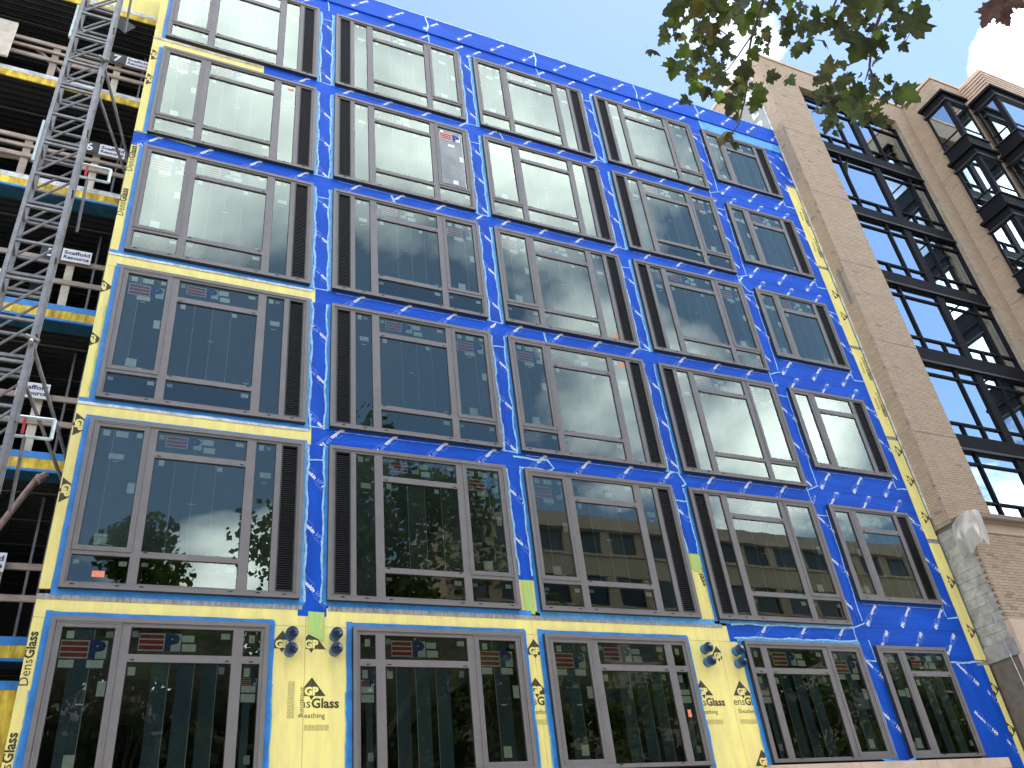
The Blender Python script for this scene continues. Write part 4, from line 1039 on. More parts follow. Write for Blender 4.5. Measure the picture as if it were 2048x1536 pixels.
for k, (a, b) in enumerate(STO):
    top = b if k else 24.5
    ww = MB(); f = YW-.03; g = YW+.08
    for (x0, x1) in ((PX, PX+.06), (WX1-.06, WX1), (XM0, XM1)): ww.box(x0, x1, f, g, a, top)
    zb_, zt_ = a+.36, top-.40
    def hb(x0, x1, z, h=.06): ww.box(x0, x1, f+.012, g, z, z+h)
    halves = ((PX+.06, XM0), (XM1, WX1-.06))
    sp_ = (.66, .33) if k % 2 == 0 else (.30, .68)
    mull = []
    for (x0, x1), fr_ in zip(halves, sp_):
        hb(x0, x1, a, .045); hb(x0, x1, zb_); hb(x0, x1, zt_); hb(x0, x1, top-.04, .04)
        xm = x0+(x1-x0)*fr_; ww.box(xm-.035, xm+.035, f+.004, g, a+.045, top-.04)
        xs_ = x0+(xm-x0)*.45 if fr_ > .5 else xm+(x1-xm)*.55
        ww.box(xs_-.03, xs_+.03, f+.008, g, a+.045, zb_)
        mull.append((x0, xm, x1, xs_))
    wo_ = obj('window_wall_frame', ww, 'dark_metal', NB)
    for (x0, xm, x1, xs_) in mull:
        cuts = sorted([x0, xm, x1])
        for (p, q) in zip(cuts[:-1], cuts[1:]):
            for (z0, z1) in ((zb_+.06, zt_), (zt_+.06, top-.04)):
                obj('glass_pane', MB().face([(p, YW+.03, z0), (q, YW+.03, z0), (q, YW+.03, z1), (p, YW+.03, z1)]), 'glass_sky', wo_)
        cuts = sorted([x0, xm, x1, xs_])
        for (p, q) in zip(cuts[:-1], cuts[1:]):
            obj('glass_pane', MB().face([(p, YW+.03, a+.045), (q, YW+.03, a+.045), (q, YW+.03, zb_), (p, YW+.03, zb_)]), 'glass_sky', wo_)
    if k in (1, 2, 3, 4):
        x0, xm, x1, xs_ = mull[1 if k != 2 else 1]
        obj('roller_blind', MB().box(x0+.08, x1-.05, YW+.16, YW+.165, a+.3+.25*(k % 2), top-.05), 'blind', wo_)
# corner bay windows -------------------------------------------------------------
def bay(x, y, z0, z1, wx, wy):
    """glazed box wrapping the outer corner (x, y): west face and street face"""
    b = empty('bay_window', (x, y, z0)); b.parent = NB; b.location = Vector((x, y, z0))-worg(NB)
    xo, yo, xe, ye = x-.15, y-.15, x+wx, y+wy
    obj('base_panel', MB().box(xo, xe, yo, ye, z0, z0+.42), 'dark_metal', b)
    obj('base_ledge', MB().box(xo-.05, xe+.05, yo-.05, ye+.05, z0+.421, z0+.46), 'dark_metal2', b)
    hd = z1-.42
    obj('head_panel', MB().box(xo, xe, yo, ye, hd, z1-.1), 'dark_metal', b)
    obj('cap', MB().box(xo-.10, xe+.10, yo-.10, ye+.10, z1-.099, z1), 'dark_metal', b)
    obj('head_ledge', MB().box(xo-.06, xe+.06, yo-.06, ye+.06, hd-.05, hd-.001), 'dark_metal2', b)
    fr = MB()
    for (px_, py_) in ((xo, yo), (xe-.07, yo), (xo, ye-.07)): 
        fr.box(px_, px_+(.16 if (px_, py_) == (xo, yo) else .07), py_, py_+(.16 if (px_, py_) == (xo, yo) else .07), z0+.46, hd-.05)
    zl = z0+.80
    fr.box(xo+.01, xo+.06, yo+.16, ye-.07, zl, zl+.05); fr.box(xo+.16, xe-.07, yo+.01, yo+.06, zl, zl+.05)
    obj('corner_frame', fr, 'dark_metal', b)
    for (za, zc) in ((z0+.46, zl), (zl+.05, hd-.05)):
        obj('glass_pane', MB().face([(xo+.03, ye-.07, za), (xo+.03, yo+.16, za), (xo+.03, yo+.16, zc), (xo+.03, ye-.07, zc)]), 'glass_sky', b)
        obj('glass_pane', MB().face([(xo+.16, yo+.03, za), (xe-.07, yo+.03, za), (xe-.07, yo+.03, zc), (xo+.16, yo+.03, zc)]), 'glass_sky', b)
    obj('interior', MB().box(xo+.25, xe-.1, yo+.25, ye-.1, z0+.46, hd-.06), 'interior_dark', b)
for k in range(6):
    z1 = 24.86-2.735*k
    bay(IX, Y1, z1-2.66, z1, .95, .72); bay(X2, Y2, z1-2.66, z1, 2.6, .66)
# podium -------------------------------------------------------------------------
PYF = -0.71
pc = MB(); pc.box(17.75, 24.2, PYF+.012, -.0, 0, 8.33); pc.box(17.75, 24.2, PYF+.17, -.0, 8.33, 8.79); obj('podium_core', pc, 'mortar', NB)
obj('stone_band', MB().box(17.63, 24.3, PYF-.03, PYF+.12, 8.332, 8.54), 'stone', NB)
obj('ledge', MB().box(17.60, 24.3, PYF-.14, PYF+.14, 8.542, 8.60), 'stone_brown', NB)
obj('ledge', MB().box(17.58, 24.3, PYF-.22, PYF+.16, 8.601, 8.70), 'stone_brown', NB)
obj('stone_panel', MB().box(17.63, 24.3, PYF-.02, PYF+.12, 4.2, 6.35), 'stone', NB)
lst = []
brick_field('x', PYF, 17.75, 21.4, 6.36, 8.325, 'brickwork', collect=lst)
lst.sort(key=lambda q: (Vector((q[1], q[3], q[2]))-CAM).length)
near, far = lst[:235], lst[235:]
src = None
for (ax, s, z, pl_) in near:
    if src is None: src = obj('brick', MB().box(s, s+bw, pl_, pl_+.02, z, z+bh), 'brick_single', NB)
    else: dup(src, (s+bw/2, pl_+.01, z), NB)
mb = MB()
for (ax, s, z, pl_) in far: mb.box(s, s+bw, pl_, pl_+.02, z, z+bh, 0, random.random(), 'k')
if mb.f: stuff(obj('brickwork', mb, 'brick_mass', NB, tone=True))
# toothed brick ends left hanging at the corner where the veneer was cut back
z = 6.36; k = 0; tsrc = None
while z < 8.30:
    if k % 2 == 0: obj('brick', MB().box(17.62+random.uniform(-.006, .004), 17.748, PYF-random.uniform(0, .003), PYF+.11+random.uniform(-.01, .02), z, z+bh), 'brick_single', NB)
    else: obj('brick', MB().box(17.62, 17.748, PYF-random.uniform(0, .003), PYF+.045+random.uniform(-.01, .012), z, z+bh), 'brick_single', NB)
    z += bh+jt; k += 1
# exposed block wall behind the missing veneer
cbo = obj('block_wall', MB().box(17.69, 17.745, PYF+.05, 1.2, 5.9, 8.78), 'mortar_dark', NB)
z = 6.0; k = 0
while z < 8.60:
    y_ = 1.2-(.2 if k % 2 else 0)
    while y_ > PYF+.14:
        y0_ = max(y_-.39, PYF+.10); obj('concrete_block', MB().box(17.672+random.uniform(-.003, .003), 17.70, y0_+.003, y_-.003, z+.003, z+.197), 'cmu', cbo); y_ -= .39
    z += .20; k += 1
obj('broken_concrete', MB().box(17.60, 17.74, -.66, 1.0, 5.66, 5.98), 'concrete', NB)
obj('lower_wall', MB().box(17.66, 17.74, -.66, 1.0, 0, 5.655), 'mortar_dark', NB)
obj('steel_frame', MB().box(NX0-.03, NX0-.012, -.2, -.12, 15.2, 16.4), 'galv', NB)
# plastic sheet
mb = MB(); n, m_ = 44, 22
PTH = [(17.60, -.36), (17.55, -.62), (17.52, -.93), (17.60, -1.0), (17.80, -.98)]
def pt(i, j):
    u, v = i/n, j/m_; q = u*(len(PTH)-1); k = min(int(q), len(PTH)-2); f = q-k
    x = PTH[k][0]+(PTH[k+1][0]-PTH[k][0])*f; y_ = PTH[k][1]+(PTH[k+1][1]-PTH[k][1])*f
    hang = .86-.22*abs(u-.45)*2+.09*math.sin(u*9.0)+.05*math.sin(u*23+1)
    z_ = 8.71-(.10 if u < .2 else 0)*(1-u/.2)-v*hang
    wv = (.25+v)*.045*math.sin(u*13+v*1.5)+.012*v*math.sin(u*29+v*4)+.010*math.sin(v*9+u*12)
    x += -.06*math.sin(math.pi*v)+wv-(u-.5)*.0; y_ += -.05*math.sin(math.pi*v)*(u > .5)+wv*.6+(.05*v if u < .5 else .03*v)
    return (x, y_, z_)
for i in range(n):
    for j in range(m_): mb.face([pt(i, j), pt(i+1, j), pt(i+1, j+1), pt(i, j+1)])
ps = obj('plastic_sheet', mb, 'plastic', smooth=True); tag(ps, 'torn translucent plastic sheet draped from the stone ledge of the brick building', 'plastic sheet')
wr = obj('cable', MB().chain([(17.6, -.44, 6.6), (17.14, -.76, 5.95), (16.72, -1.08, 5.2), (16.3, -1.4, 4.3), (15.6, -1.9, .13)], .004, .004, 5), 'wire'); tag(wr, 'thin pale cable hanging down across the bare concrete blocks', 'cable')

# ------------------------------------------------------------------ across the street (seen in the glass)
def opp(name, label, x0, x1, z1, y, wallm, fl, bayw, seed):
    o = empty(name, ((x0+x1)/2, y, 0)); tag(o, label, 'building')
    obj('wall', MB().box(x0, x1, y-10, y-.35, 0, z1-.4), 'opp_tan' if wallm == 'opp_tan' else wallm, o)
    z = 3.6; src_w = None
    while z < z1-1.0:
        obj('spandrel_band', MB().box(x0, x1, y-.35, y, z, z+1.35), wallm, o)
        obj('string_course', MB().box(x0, x1, y, y+.12, z+1.35, z+1.5), 'stone', o)
        x = x0+.6
        while x+bayw < x1:
            c_ = (x+bayw/2, y-.2, z+1.5)
            if src_w is None: src_w = obj('window', MB().box(x, x+bayw-.7, y-.3, y-.2, z+1.5, z+fl), 'opp_glass', o, (x+bayw/2, y-.2, z+1.5)); psrc = obj('pier', MB().box(x+bayw-.7, x+bayw, y-.35, y-.05, z+1.351, z+fl), wallm, o, (x+bayw/2, y-.2, z+1.5))
            else: dup(src_w, c_, o); dup(psrc, c_, o)
            x += bayw
        z += fl
    obj('parapet', MB().box(x0-.2, x1+.2, y-10, y+.25, z1-.9, z1), 'stone', o)
opp('banded_office_building', 'tan building with dark window bands seen reflected in the glass', 17.5, 62, 24.0, -30, 'opp_tan', 3.3, 2.6, 1)
opp('red_brick_building', 'red brown brick building seen reflected behind trees in the glass', -34, 15.5, 13.0, -31, 'opp_red', 3.3, 2.4, 2)

def street_tree(x, y, h, r, seed, label):
    rnd = random.Random(seed)
    t = empty('street_tree', (x, y, .1)); tag(t, label, 'tree', 'trees across the street')
    tr = MB(); top = Vector((x+rnd.uniform(-.5, .5), y, h*.55)); tr.chain([(x, y, .1), (x+.1, y, h*.25), tuple(top)], .28, .14, 9)
    cl = []
    for k in range(34):
        a = rnd.uniform(0, 6.283); rr_ = r*math.sqrt(rnd.random()); zz_ = h*(.24+.70*rnd.random()); s = 1-abs((zz_/h)-.62)*1.5
        p = Vector((x+math.cos(a)*rr_*max(.3, s), y+math.sin(a)*rr_*max(.3, s), zz_)); cl.append(p)
        st_ = Vector((x, y, h*.25)).lerp(top, rnd.random()); md = st_.lerp(p, .5)+Vector((0, 0, .3)); tr.chain([tuple(st_), tuple(md), tuple(p)], .07, .018, 5)
    obj('trunk', tr, 'bark', t)
    mb = MB()
    for p in cl:
        R_ = rnd.uniform(.8, 1.5)*r/3.4
        for k in range(300):
            d = Vector((rnd.gauss(0, 1), rnd.gauss(0, 1), rnd.gauss(0, .8))); d = d.normalized()*R_*rnd.random()**.45; c_ = p+d
            a = Vector((rnd.gauss(0, 1), rnd.gauss(0, 1), rnd.gauss(0, 1))).normalized(); b_ = a.orthogonal().normalized(); s = rnd.uniform(.09, .19)
            mb.face([tuple(c_+a*s), tuple(c_+b_*s*.7), tuple(c_-a*s), tuple(c_-b_*s*.7)])
    stuff(obj('crown', mb, 'crown_green', t))
for i, (x_, y_, h_, r_, lb) in enumerate((
    (-4.2, -21.0, 15.2, 3.2, 'street tree across the road, leftmost of the row'),
    (1.6, -20.9, 16.9, 3.0, 'slim tall street tree across the road, second from left'),
    (6.6, -21.2, 14.6, 3.2, 'street tree across the road, third from left'),
    (11.4, -20.8, 15.4, 3.3, 'street tree across the road, fourth from left'),
    (16.4, -21.0, 14.4, 3.3, 'street tree across the road, fifth from left'),
    (21.6, -21.1, 13.6, 3.4, 'street tree across the road, sixth from left'),
    (27.0, -20.9, 13.0, 3.4, 'street tree across the road, seventh from left'),
    (32.6, -21.1, 13.6, 3.5, 'street tree across the road, eighth from left'),
    (38.4, -21.0, 14.2, 3.5, 'street tree across the road, ninth from left'),
    (44.2, -21.0, 13.4, 3.5, 'street tree across the road, rightmost of the row'),
    (-1.4, -24.3, 15.0, 3.2, 'tree by the far wall behind the leftmost gap in the street tree row'),
    (4.2, -24.6, 15.4, 3.2, 'tree by the far wall behind the second gap in the street tree row'),
    (9.2, -24.4, 14.6, 3.2, 'tree by the far wall behind the third gap in the street tree row'))):
    street_tree(x_, y_, h_, r_, 30+i, lb)

# ------------------------------------------------------------------ plane tree overhead
LEAVES = [
(3.02,-10.35,5.85,0.15,-0.77,0.45,-0.45,0.24,-0.45,-0.86,0),(3.09,-10.43,5.76,0.11,-0.2,0.84,-0.51,0.06,-0.51,-0.86,2),(3.22,-10.37,5.93,0.12,0.43,0.82,-0.38,-0.36,-0.23,-0.9,0),(3.43,-10.28,6.17,0.13,0.71,0.7,-0.1,0.14,-0.28,-0.95,0),
(3.27,-10.48,5.81,0.08,0.92,-0.05,-0.38,-0.38,-0.16,-0.91,1),(3.32,-10.56,5.74,0.11,-0.06,0.02,-1.0,-0.62,-0.79,0.02,0),(3.63,-10.29,6.1,0.14,0.32,0.84,-0.43,-0.65,-0.13,-0.75,1),(3.31,-10.43,5.8,0.13,-0.34,0.77,-0.54,0.07,-0.56,-0.83,0),
(3.7,-10.37,6.15,0.13,0.94,-0.08,-0.32,-0.33,0.01,-0.95,1),(3.2,-10.16,6.08,0.1,-0.75,0.66,0.01,-0.33,-0.37,-0.87,0),(3.08,-10.35,5.75,0.06,-0.65,0.76,-0.08,-0.02,-0.12,-0.99,1),(3.31,-9.95,6.27,0.1,-0.23,0.85,-0.48,0.12,-0.47,-0.88,0),
(3.12,-10.23,5.81,0.05,0.04,0.74,-0.67,-0.3,-0.63,-0.71,0),(3.39,-10.03,6.21,0.06,-0.25,0.97,0.03,-0.65,-0.14,-0.75,0),(3.25,-10.24,5.86,0.09,-0.49,0.77,-0.41,0.04,-0.45,-0.89,0),(3.16,-10.4,5.71,0.08,-0.63,0.76,0.19,-0.55,-0.25,-0.8,0),
(3.16,-10.43,5.59,0.11,0.21,0.68,-0.71,-0.32,-0.64,-0.7,2),(3.44,-10.17,5.96,0.12,0.03,0.49,-0.87,-0.33,-0.82,-0.47,0),(3.43,-10.25,5.83,0.12,0.78,0.58,-0.22,-0.48,0.33,-0.81,0),(3.13,-10.22,5.68,0.1,-0.66,0.74,-0.13,-0.34,-0.45,-0.83,1),
(3.39,-10.07,5.94,0.1,-0.08,0.89,-0.45,-0.25,-0.45,-0.86,0),(3.45,-10.08,6.04,0.06,0.52,0.22,-0.83,-0.63,-0.55,-0.54,0),(3.42,-9.86,6.13,0.15,-0.18,0.49,-0.85,-0.45,-0.82,-0.37,1),(3.22,-10.15,5.62,0.09,-0.07,0.93,-0.36,-0.23,-0.37,-0.9,0),
(3.26,-10.1,5.58,0.1,-0.4,0.73,-0.56,-0.05,-0.62,-0.78,1),(3.39,-10.09,5.75,0.09,-0.61,0.77,0.19,-0.38,-0.07,-0.92,2),(3.53,-9.94,5.86,0.1,-0.16,0.48,-0.86,-0.35,-0.85,-0.41,0),(3.56,-10.05,5.95,0.1,-0.91,0.36,-0.2,-0.11,-0.67,-0.74,1),
(3.4,-10.19,5.6,0.12,0.92,0.0,-0.4,-0.39,0.15,-0.91,0),(3.43,-10.2,5.73,0.06,-0.04,-0.52,0.86,-0.95,-0.25,-0.19,0),(3.66,-9.91,5.9,0.09,0.53,0.74,-0.41,-0.66,0.05,-0.75,1),(3.56,-10.06,5.6,0.13,-0.02,0.8,-0.59,-0.6,-0.48,-0.64,0),
(3.81,-9.96,5.99,0.11,-0.27,0.95,0.17,-0.76,-0.1,-0.65,1),(3.36,-10.37,5.43,0.11,-0.76,0.64,-0.09,-0.38,-0.55,-0.75,0),(3.53,-10.35,5.68,0.09,0.75,0.46,-0.49,-0.3,-0.42,-0.86,1),(3.77,-10.23,6.18,0.06,-0.66,0.61,0.44,-0.71,-0.31,-0.63,1),
(3.38,-10.32,5.41,0.07,-0.92,0.2,0.33,-0.32,0.1,-0.94,2),(3.53,-10.3,5.42,0.09,0.73,-0.41,-0.55,-0.66,-0.21,-0.72,1),(3.48,-10.32,5.31,0.08,0.97,-0.09,-0.24,-0.25,-0.58,-0.78,1),(3.94,-9.92,5.92,0.11,0.13,0.9,-0.41,-0.1,-0.4,-0.91,0),
(3.78,-10.08,5.85,0.05,0.71,-0.66,-0.25,-0.57,-0.34,-0.75,0),(3.6,-10.11,5.63,0.05,0.31,0.66,-0.68,-0.64,-0.39,-0.67,0),(3.29,-10.39,5.48,0.04,-0.07,0.8,-0.59,-0.45,-0.56,-0.7,1),(3.78,-10.24,6.07,0.05,-0.76,0.64,-0.09,-0.37,-0.56,-0.74,0),
(3.42,-10.51,5.44,0.05,0.4,0.38,-0.84,-0.91,0.08,-0.4,1),(3.47,-10.52,5.62,0.06,0.76,0.36,-0.55,-0.49,-0.25,-0.84,0),(3.44,-10.52,5.56,0.05,0.55,0.78,-0.31,-0.57,0.08,-0.82,2),(3.76,-10.3,6.16,0.05,0.5,0.28,-0.82,-0.86,0.08,-0.5,0),
(3.53,-10.56,5.82,0.08,-0.29,0.89,-0.36,-0.58,-0.46,-0.67,0),(3.78,-10.28,5.98,0.03,0.24,0.42,-0.88,-0.73,-0.52,-0.45,0),(3.42,-10.66,5.58,0.04,0.39,0.65,-0.65,-0.71,-0.23,-0.66,0),(3.84,-10.49,6.15,0.08,0.35,0.33,-0.88,-0.81,-0.36,-0.46,0),
(3.25,-10.27,6.15,0.1,-0.47,0.68,-0.56,-0.26,-0.71,-0.65,0),(3.42,-10.28,6.24,0.11,0.31,0.95,-0.07,-0.26,0.01,-0.96,0),(3.52,-10.36,6.07,0.1,-0.15,0.82,-0.55,-0.73,-0.47,-0.5,0),(3.49,-10.08,6.26,0.08,-0.02,0.96,-0.28,-0.57,-0.24,-0.78,0),
(3.55,-10.06,6.22,0.07,0.13,0.77,-0.63,-0.87,-0.21,-0.44,1),(3.88,-10.44,6.1,0.1,-0.57,-0.68,0.46,-0.39,-0.26,-0.88,0),(3.74,-10.47,5.94,0.06,-0.11,0.74,-0.66,-0.48,-0.62,-0.62,2),(3.53,-10.71,5.61,0.05,0.3,0.68,-0.67,-0.86,-0.1,-0.5,0),
(3.85,-10.54,5.99,0.06,0.34,0.12,-0.93,-0.8,-0.48,-0.36,1),(3.5,-10.72,5.44,0.05,0.73,0.03,-0.68,-0.67,-0.17,-0.72,1),(3.88,-10.37,6.05,0.09,-0.7,0.71,0.02,-0.48,-0.45,-0.75,0),(3.89,-10.44,5.96,0.09,0.43,0.56,-0.71,-0.86,0.02,-0.51,0),
(3.89,-10.35,6.03,0.06,-0.91,0.38,-0.18,-0.12,-0.66,-0.74,0),(3.62,-10.49,5.64,0.06,-0.52,0.85,-0.02,-0.58,-0.37,-0.73,0),(3.8,-10.52,5.69,0.06,0.96,0.16,-0.22,-0.09,-0.59,-0.8,1),(3.54,-10.6,5.39,0.09,0.21,0.93,-0.29,-0.16,-0.26,-0.95,0),
(3.95,-10.31,5.95,0.06,0.01,0.97,-0.23,-0.56,-0.19,-0.81,1),(3.75,-10.52,5.6,0.05,0.28,0.43,-0.86,-0.38,-0.77,-0.51,0),(3.56,-10.72,5.41,0.1,-0.22,0.96,-0.19,-0.26,-0.24,-0.93,0),(3.64,-10.75,5.45,0.08,-0.34,0.85,-0.4,-0.53,-0.53,-0.66,0),
(3.99,-10.59,5.96,0.08,-0.9,0.41,0.14,-0.29,-0.32,-0.9,1),(3.85,-10.67,5.73,0.05,0.29,0.41,-0.86,-0.7,0.71,0.09,1),(3.69,-10.78,5.46,0.07,-0.12,-0.83,0.54,-0.35,-0.47,-0.81,0),(3.93,-10.62,5.69,0.11,0.18,0.76,-0.62,-0.79,-0.27,-0.56,0),
(4.06,-10.67,5.92,0.12,-0.63,0.76,-0.17,-0.23,-0.39,-0.89,2),(4.16,-10.61,5.95,0.1,-0.87,0.07,0.48,-0.49,-0.08,-0.87,0),(4.13,-10.72,5.96,0.09,0.27,0.64,-0.72,-0.63,-0.44,-0.64,0),(3.82,-10.89,5.47,0.12,0.1,0.93,-0.36,-0.82,-0.13,-0.55,1),
(3.81,-10.83,5.43,0.06,0.68,0.66,-0.31,0.04,-0.46,-0.89,0),(4.05,-10.72,5.66,0.06,-0.56,0.83,0.01,-0.73,-0.48,-0.49,0),(3.75,-10.78,5.27,0.19,-0.43,0.49,-0.76,-0.37,-0.86,-0.34,0),(4.09,-10.71,5.56,0.11,0.7,0.01,-0.71,-0.41,-0.81,-0.41,0),
(3.83,-10.98,5.38,0.09,0.42,0.36,-0.83,-0.7,-0.45,-0.55,0),(3.97,-10.9,5.57,0.09,0.72,0.27,-0.64,-0.65,0.59,-0.48,0),(4.17,-10.81,5.7,0.09,-0.53,0.85,0.05,-0.74,-0.43,-0.52,0),(4.0,-10.91,5.5,0.07,0.76,-0.13,-0.63,-0.64,-0.3,-0.71,0),
(4.31,-10.67,5.88,0.07,0.7,0.33,-0.64,-0.7,0.52,-0.49,0),(4.31,-10.72,5.74,0.08,-0.08,0.97,-0.21,-0.8,-0.19,-0.57,0),(3.98,-10.98,5.33,0.16,0.04,-0.94,0.33,-0.59,-0.29,-0.76,0),(4.24,-10.91,5.72,0.07,0.13,-0.87,0.47,-0.6,-0.44,-0.66,1),
(3.93,-11.0,5.38,0.04,0.17,0.95,-0.26,-0.49,-0.14,-0.86,1),(4.3,-10.56,5.83,0.07,0.61,0.41,-0.68,-0.77,0.5,-0.39,0),(3.98,-10.77,5.5,0.06,0.74,0.66,-0.15,-0.35,0.19,-0.92,1),(3.6,-10.63,5.8,0.07,0.24,0.61,-0.75,-0.67,-0.45,-0.59,1),
(4.0,-10.74,5.85,0.1,0.1,0.93,-0.35,-0.49,-0.26,-0.83,0),(3.68,-10.63,5.29,0.09,-0.22,-0.74,0.64,-0.73,-0.3,-0.61,2),(4.18,-10.28,5.86,0.11,0.25,0.95,0.17,-0.71,0.3,-0.64,0),(4.16,-10.43,5.77,0.07,0.68,0.63,-0.36,-0.67,0.35,-0.65,1),
(4.01,-10.49,5.65,0.03,-0.14,-0.54,0.83,-0.94,-0.18,-0.28,0),(4.33,-10.4,5.78,0.04,-0.74,0.31,-0.59,0.54,-0.25,-0.8,0),(3.82,-10.59,5.27,0.1,0.79,-0.61,-0.06,-0.16,-0.11,-0.98,0),(4.15,-10.35,5.67,0.07,0.13,0.67,-0.73,-0.81,-0.35,-0.47,0),
(3.87,-10.44,5.39,0.07,-0.44,-0.57,0.69,-0.57,-0.42,-0.71,0),(4.0,-10.31,5.59,0.07,-0.85,0.38,0.37,-0.52,-0.44,-0.73,0),(3.99,-10.54,5.34,0.11,0.53,-0.49,0.69,0.1,-0.77,-0.63,0),(4.19,-10.42,5.51,0.1,0.74,0.44,-0.5,-0.33,-0.41,-0.85,0),
(4.08,-10.57,5.39,0.04,-0.4,0.66,0.64,-0.92,-0.25,-0.31,0),(4.05,-10.58,5.28,0.06,0.83,0.02,-0.56,-0.53,0.36,-0.77,1),(4.03,-10.63,5.18,0.06,-0.75,0.66,0.02,-0.64,-0.72,-0.27,0),(4.3,-10.56,5.46,0.07,-0.09,-0.43,0.9,-0.96,-0.19,-0.18,0),
(4.26,-10.57,5.51,0.07,0.35,-0.57,0.74,-0.17,-0.82,-0.55,1),(4.54,-10.42,5.65,0.05,0.51,0.61,-0.61,-0.75,-0.02,-0.66,0),(4.36,-10.58,5.4,0.14,0.8,-0.08,-0.59,-0.59,-0.05,-0.8,1),(3.89,-10.45,5.32,0.08,-0.19,0.35,-0.92,-0.5,-0.84,-0.22,0),
(4.29,-10.27,5.69,0.12,-0.29,0.84,-0.46,-0.73,-0.5,-0.46,1),(3.87,-10.4,5.29,0.09,-0.47,0.85,0.23,-0.84,-0.36,-0.39,0),(3.78,-10.43,5.28,0.05,0.2,0.86,-0.48,-0.71,-0.21,-0.67,0),(4.14,-10.37,5.42,0.12,-0.42,0.68,0.6,-0.8,0.04,-0.6,1),
(4.17,-10.43,5.4,0.07,-0.79,-0.48,0.38,-0.55,0.3,-0.78,1),(3.89,-10.62,5.11,0.05,0.21,0.79,-0.57,-0.58,-0.36,-0.73,1),(3.95,-10.6,5.09,0.06,-0.09,-0.76,0.65,-0.43,-0.55,-0.71,1),(4.26,-10.15,5.65,0.1,-0.25,0.91,0.32,-0.85,-0.05,-0.52,0),
(4.13,-10.19,5.48,0.08,0.16,0.86,-0.49,-0.38,-0.4,-0.83,0),(4.3,-10.31,5.48,0.09,0.29,0.79,-0.54,-0.63,-0.26,-0.73,0),(4.37,-10.35,5.43,0.09,0.71,0.16,-0.69,-0.7,0.09,-0.7,0),(3.81,-10.51,5.28,0.04,0.25,0.59,-0.77,-0.78,-0.35,-0.52,0),
(4.15,-11.19,5.16,0.11,0.15,0.94,-0.31,-0.87,-0.03,-0.5,3),(4.26,-11.2,5.18,0.09,0.58,0.27,-0.77,-0.79,-0.04,-0.61,3),(4.65,-11.1,5.68,0.1,-0.77,0.54,0.35,-0.58,-0.34,-0.74,3),(4.32,-11.26,5.25,0.1,0.37,-0.32,-0.87,-0.92,-0.27,-0.28,3),
(4.36,-11.17,5.36,0.07,0.24,0.97,-0.01,-0.83,0.2,-0.52,3),(3.7,-9.82,5.65,0.09,-0.22,0.62,-0.75,-0.84,-0.51,-0.17,2),(3.77,-9.71,5.74,0.06,0.25,0.89,-0.39,-0.82,-0.02,-0.57,2),
]
TWIGS = [
(0.011,[(4.023,-10.873,5.694),(4.035,-10.823,5.665),(4.044,-10.755,5.631),(4.057,-10.702,5.598),(4.079,-10.639,5.552),(4.099,-10.59,5.513),(4.125,-10.57,5.481),(4.162,-10.523,5.426),(4.178,-10.476,5.388)]),
(0.005,[(4.099,-10.59,5.513),(4.108,-10.538,5.481),(4.11,-10.519,5.47)]),
(0.008,[(3.529,-10.538,5.925),(3.539,-10.46,5.884),(3.55,-10.37,5.835),(3.566,-10.302,5.791),(3.591,-10.224,5.734),(3.625,-10.152,5.672),(3.639,-10.094,5.629),(3.645,-10.042,5.595),(3.654,-9.984,5.554),(3.636,-9.924,5.53),(3.635,-9.897,5.514)]),
(0.005,[(3.548,-10.369,5.836),(3.525,-10.253,5.795),(3.503,-10.169,5.766),(3.476,-10.133,5.765)]),
(0.008,[(3.193,-10.36,6.052),(3.229,-10.358,6.031),(3.281,-10.359,6.001),(3.363,-10.37,5.957),(3.441,-10.406,5.924),(3.458,-10.45,5.933)]),
(0.005,[(3.334,-10.305,5.944),(3.387,-10.303,5.91),(3.435,-10.303,5.879),(3.465,-10.358,5.886)]),
(0.006,[(3.836,-10.74,5.79),(3.839,-10.687,5.767),(3.799,-10.617,5.768),(3.781,-10.569,5.761),(3.769,-10.525,5.751),(3.766,-10.479,5.732)]),
(0.005,[(4.044,-10.755,5.631),(3.965,-10.724,5.684),(3.922,-10.694,5.705),(3.936,-10.661,5.68),(3.975,-10.653,5.646)]),
(0.004,[(4.148,-10.541,5.446),(4.21,-10.549,5.393),(4.25,-10.554,5.359)]),
(0.005,[(4.081,-10.638,5.551),(4.005,-10.526,5.564),(3.974,-10.493,5.574),(3.963,-10.443,5.56),(3.998,-10.368,5.493),(4.043,-10.334,5.436),(4.064,-10.298,5.397)]),
(0.005,[(3.686,-10.647,5.863),(3.705,-10.604,5.832),(3.727,-10.536,5.786),(3.754,-10.494,5.748)]),
(0.005,[(4.486,-11.278,5.408),(4.46,-11.224,5.417),(4.442,-11.176,5.421),(4.423,-11.128,5.424)]),
]

PT = empty('plane_tree', (7.6, -11.0, .13)); tag(PT, 'plane tree branches with lobed green and brown leaves hanging into the sky', 'tree')
tk = MB(); tk.chain([(7.6, -11.0, .13), (7.55, -11.05, 2.2), (7.4, -11.2, 4.2), (7.3, -11.3, 6.0)], .26, .16, 12); obj('trunk', tk, 'bark', PT, smooth=True)
lm = MB(); lm.chain([(7.38, -11.2, 4.4), (6.4, -11.4, 5.8), (5.2, -11.45, 6.6), (4.2, -11.2, 6.75), (3.4, -10.9, 6.9)], .11, .03, 9)
lm.chain([(7.3, -11.3, 6.0), (7.2, -11.8, 8.0), (6.6, -12.4, 9.6)], .15, .05, 9); lm.chain([(7.3, -11.3, 6.0), (8.4, -10.9, 7.6), (9.2, -10.6, 9.0)], .12, .04, 9)
obj('limb', lm, 'bark', PT, smooth=True)
LIMB = [(5.2, -11.45, 6.6), (4.6, -11.3, 6.7), (4.2, -11.2, 6.75), (3.8, -11.05, 6.83), (3.4, -10.9, 6.9)]
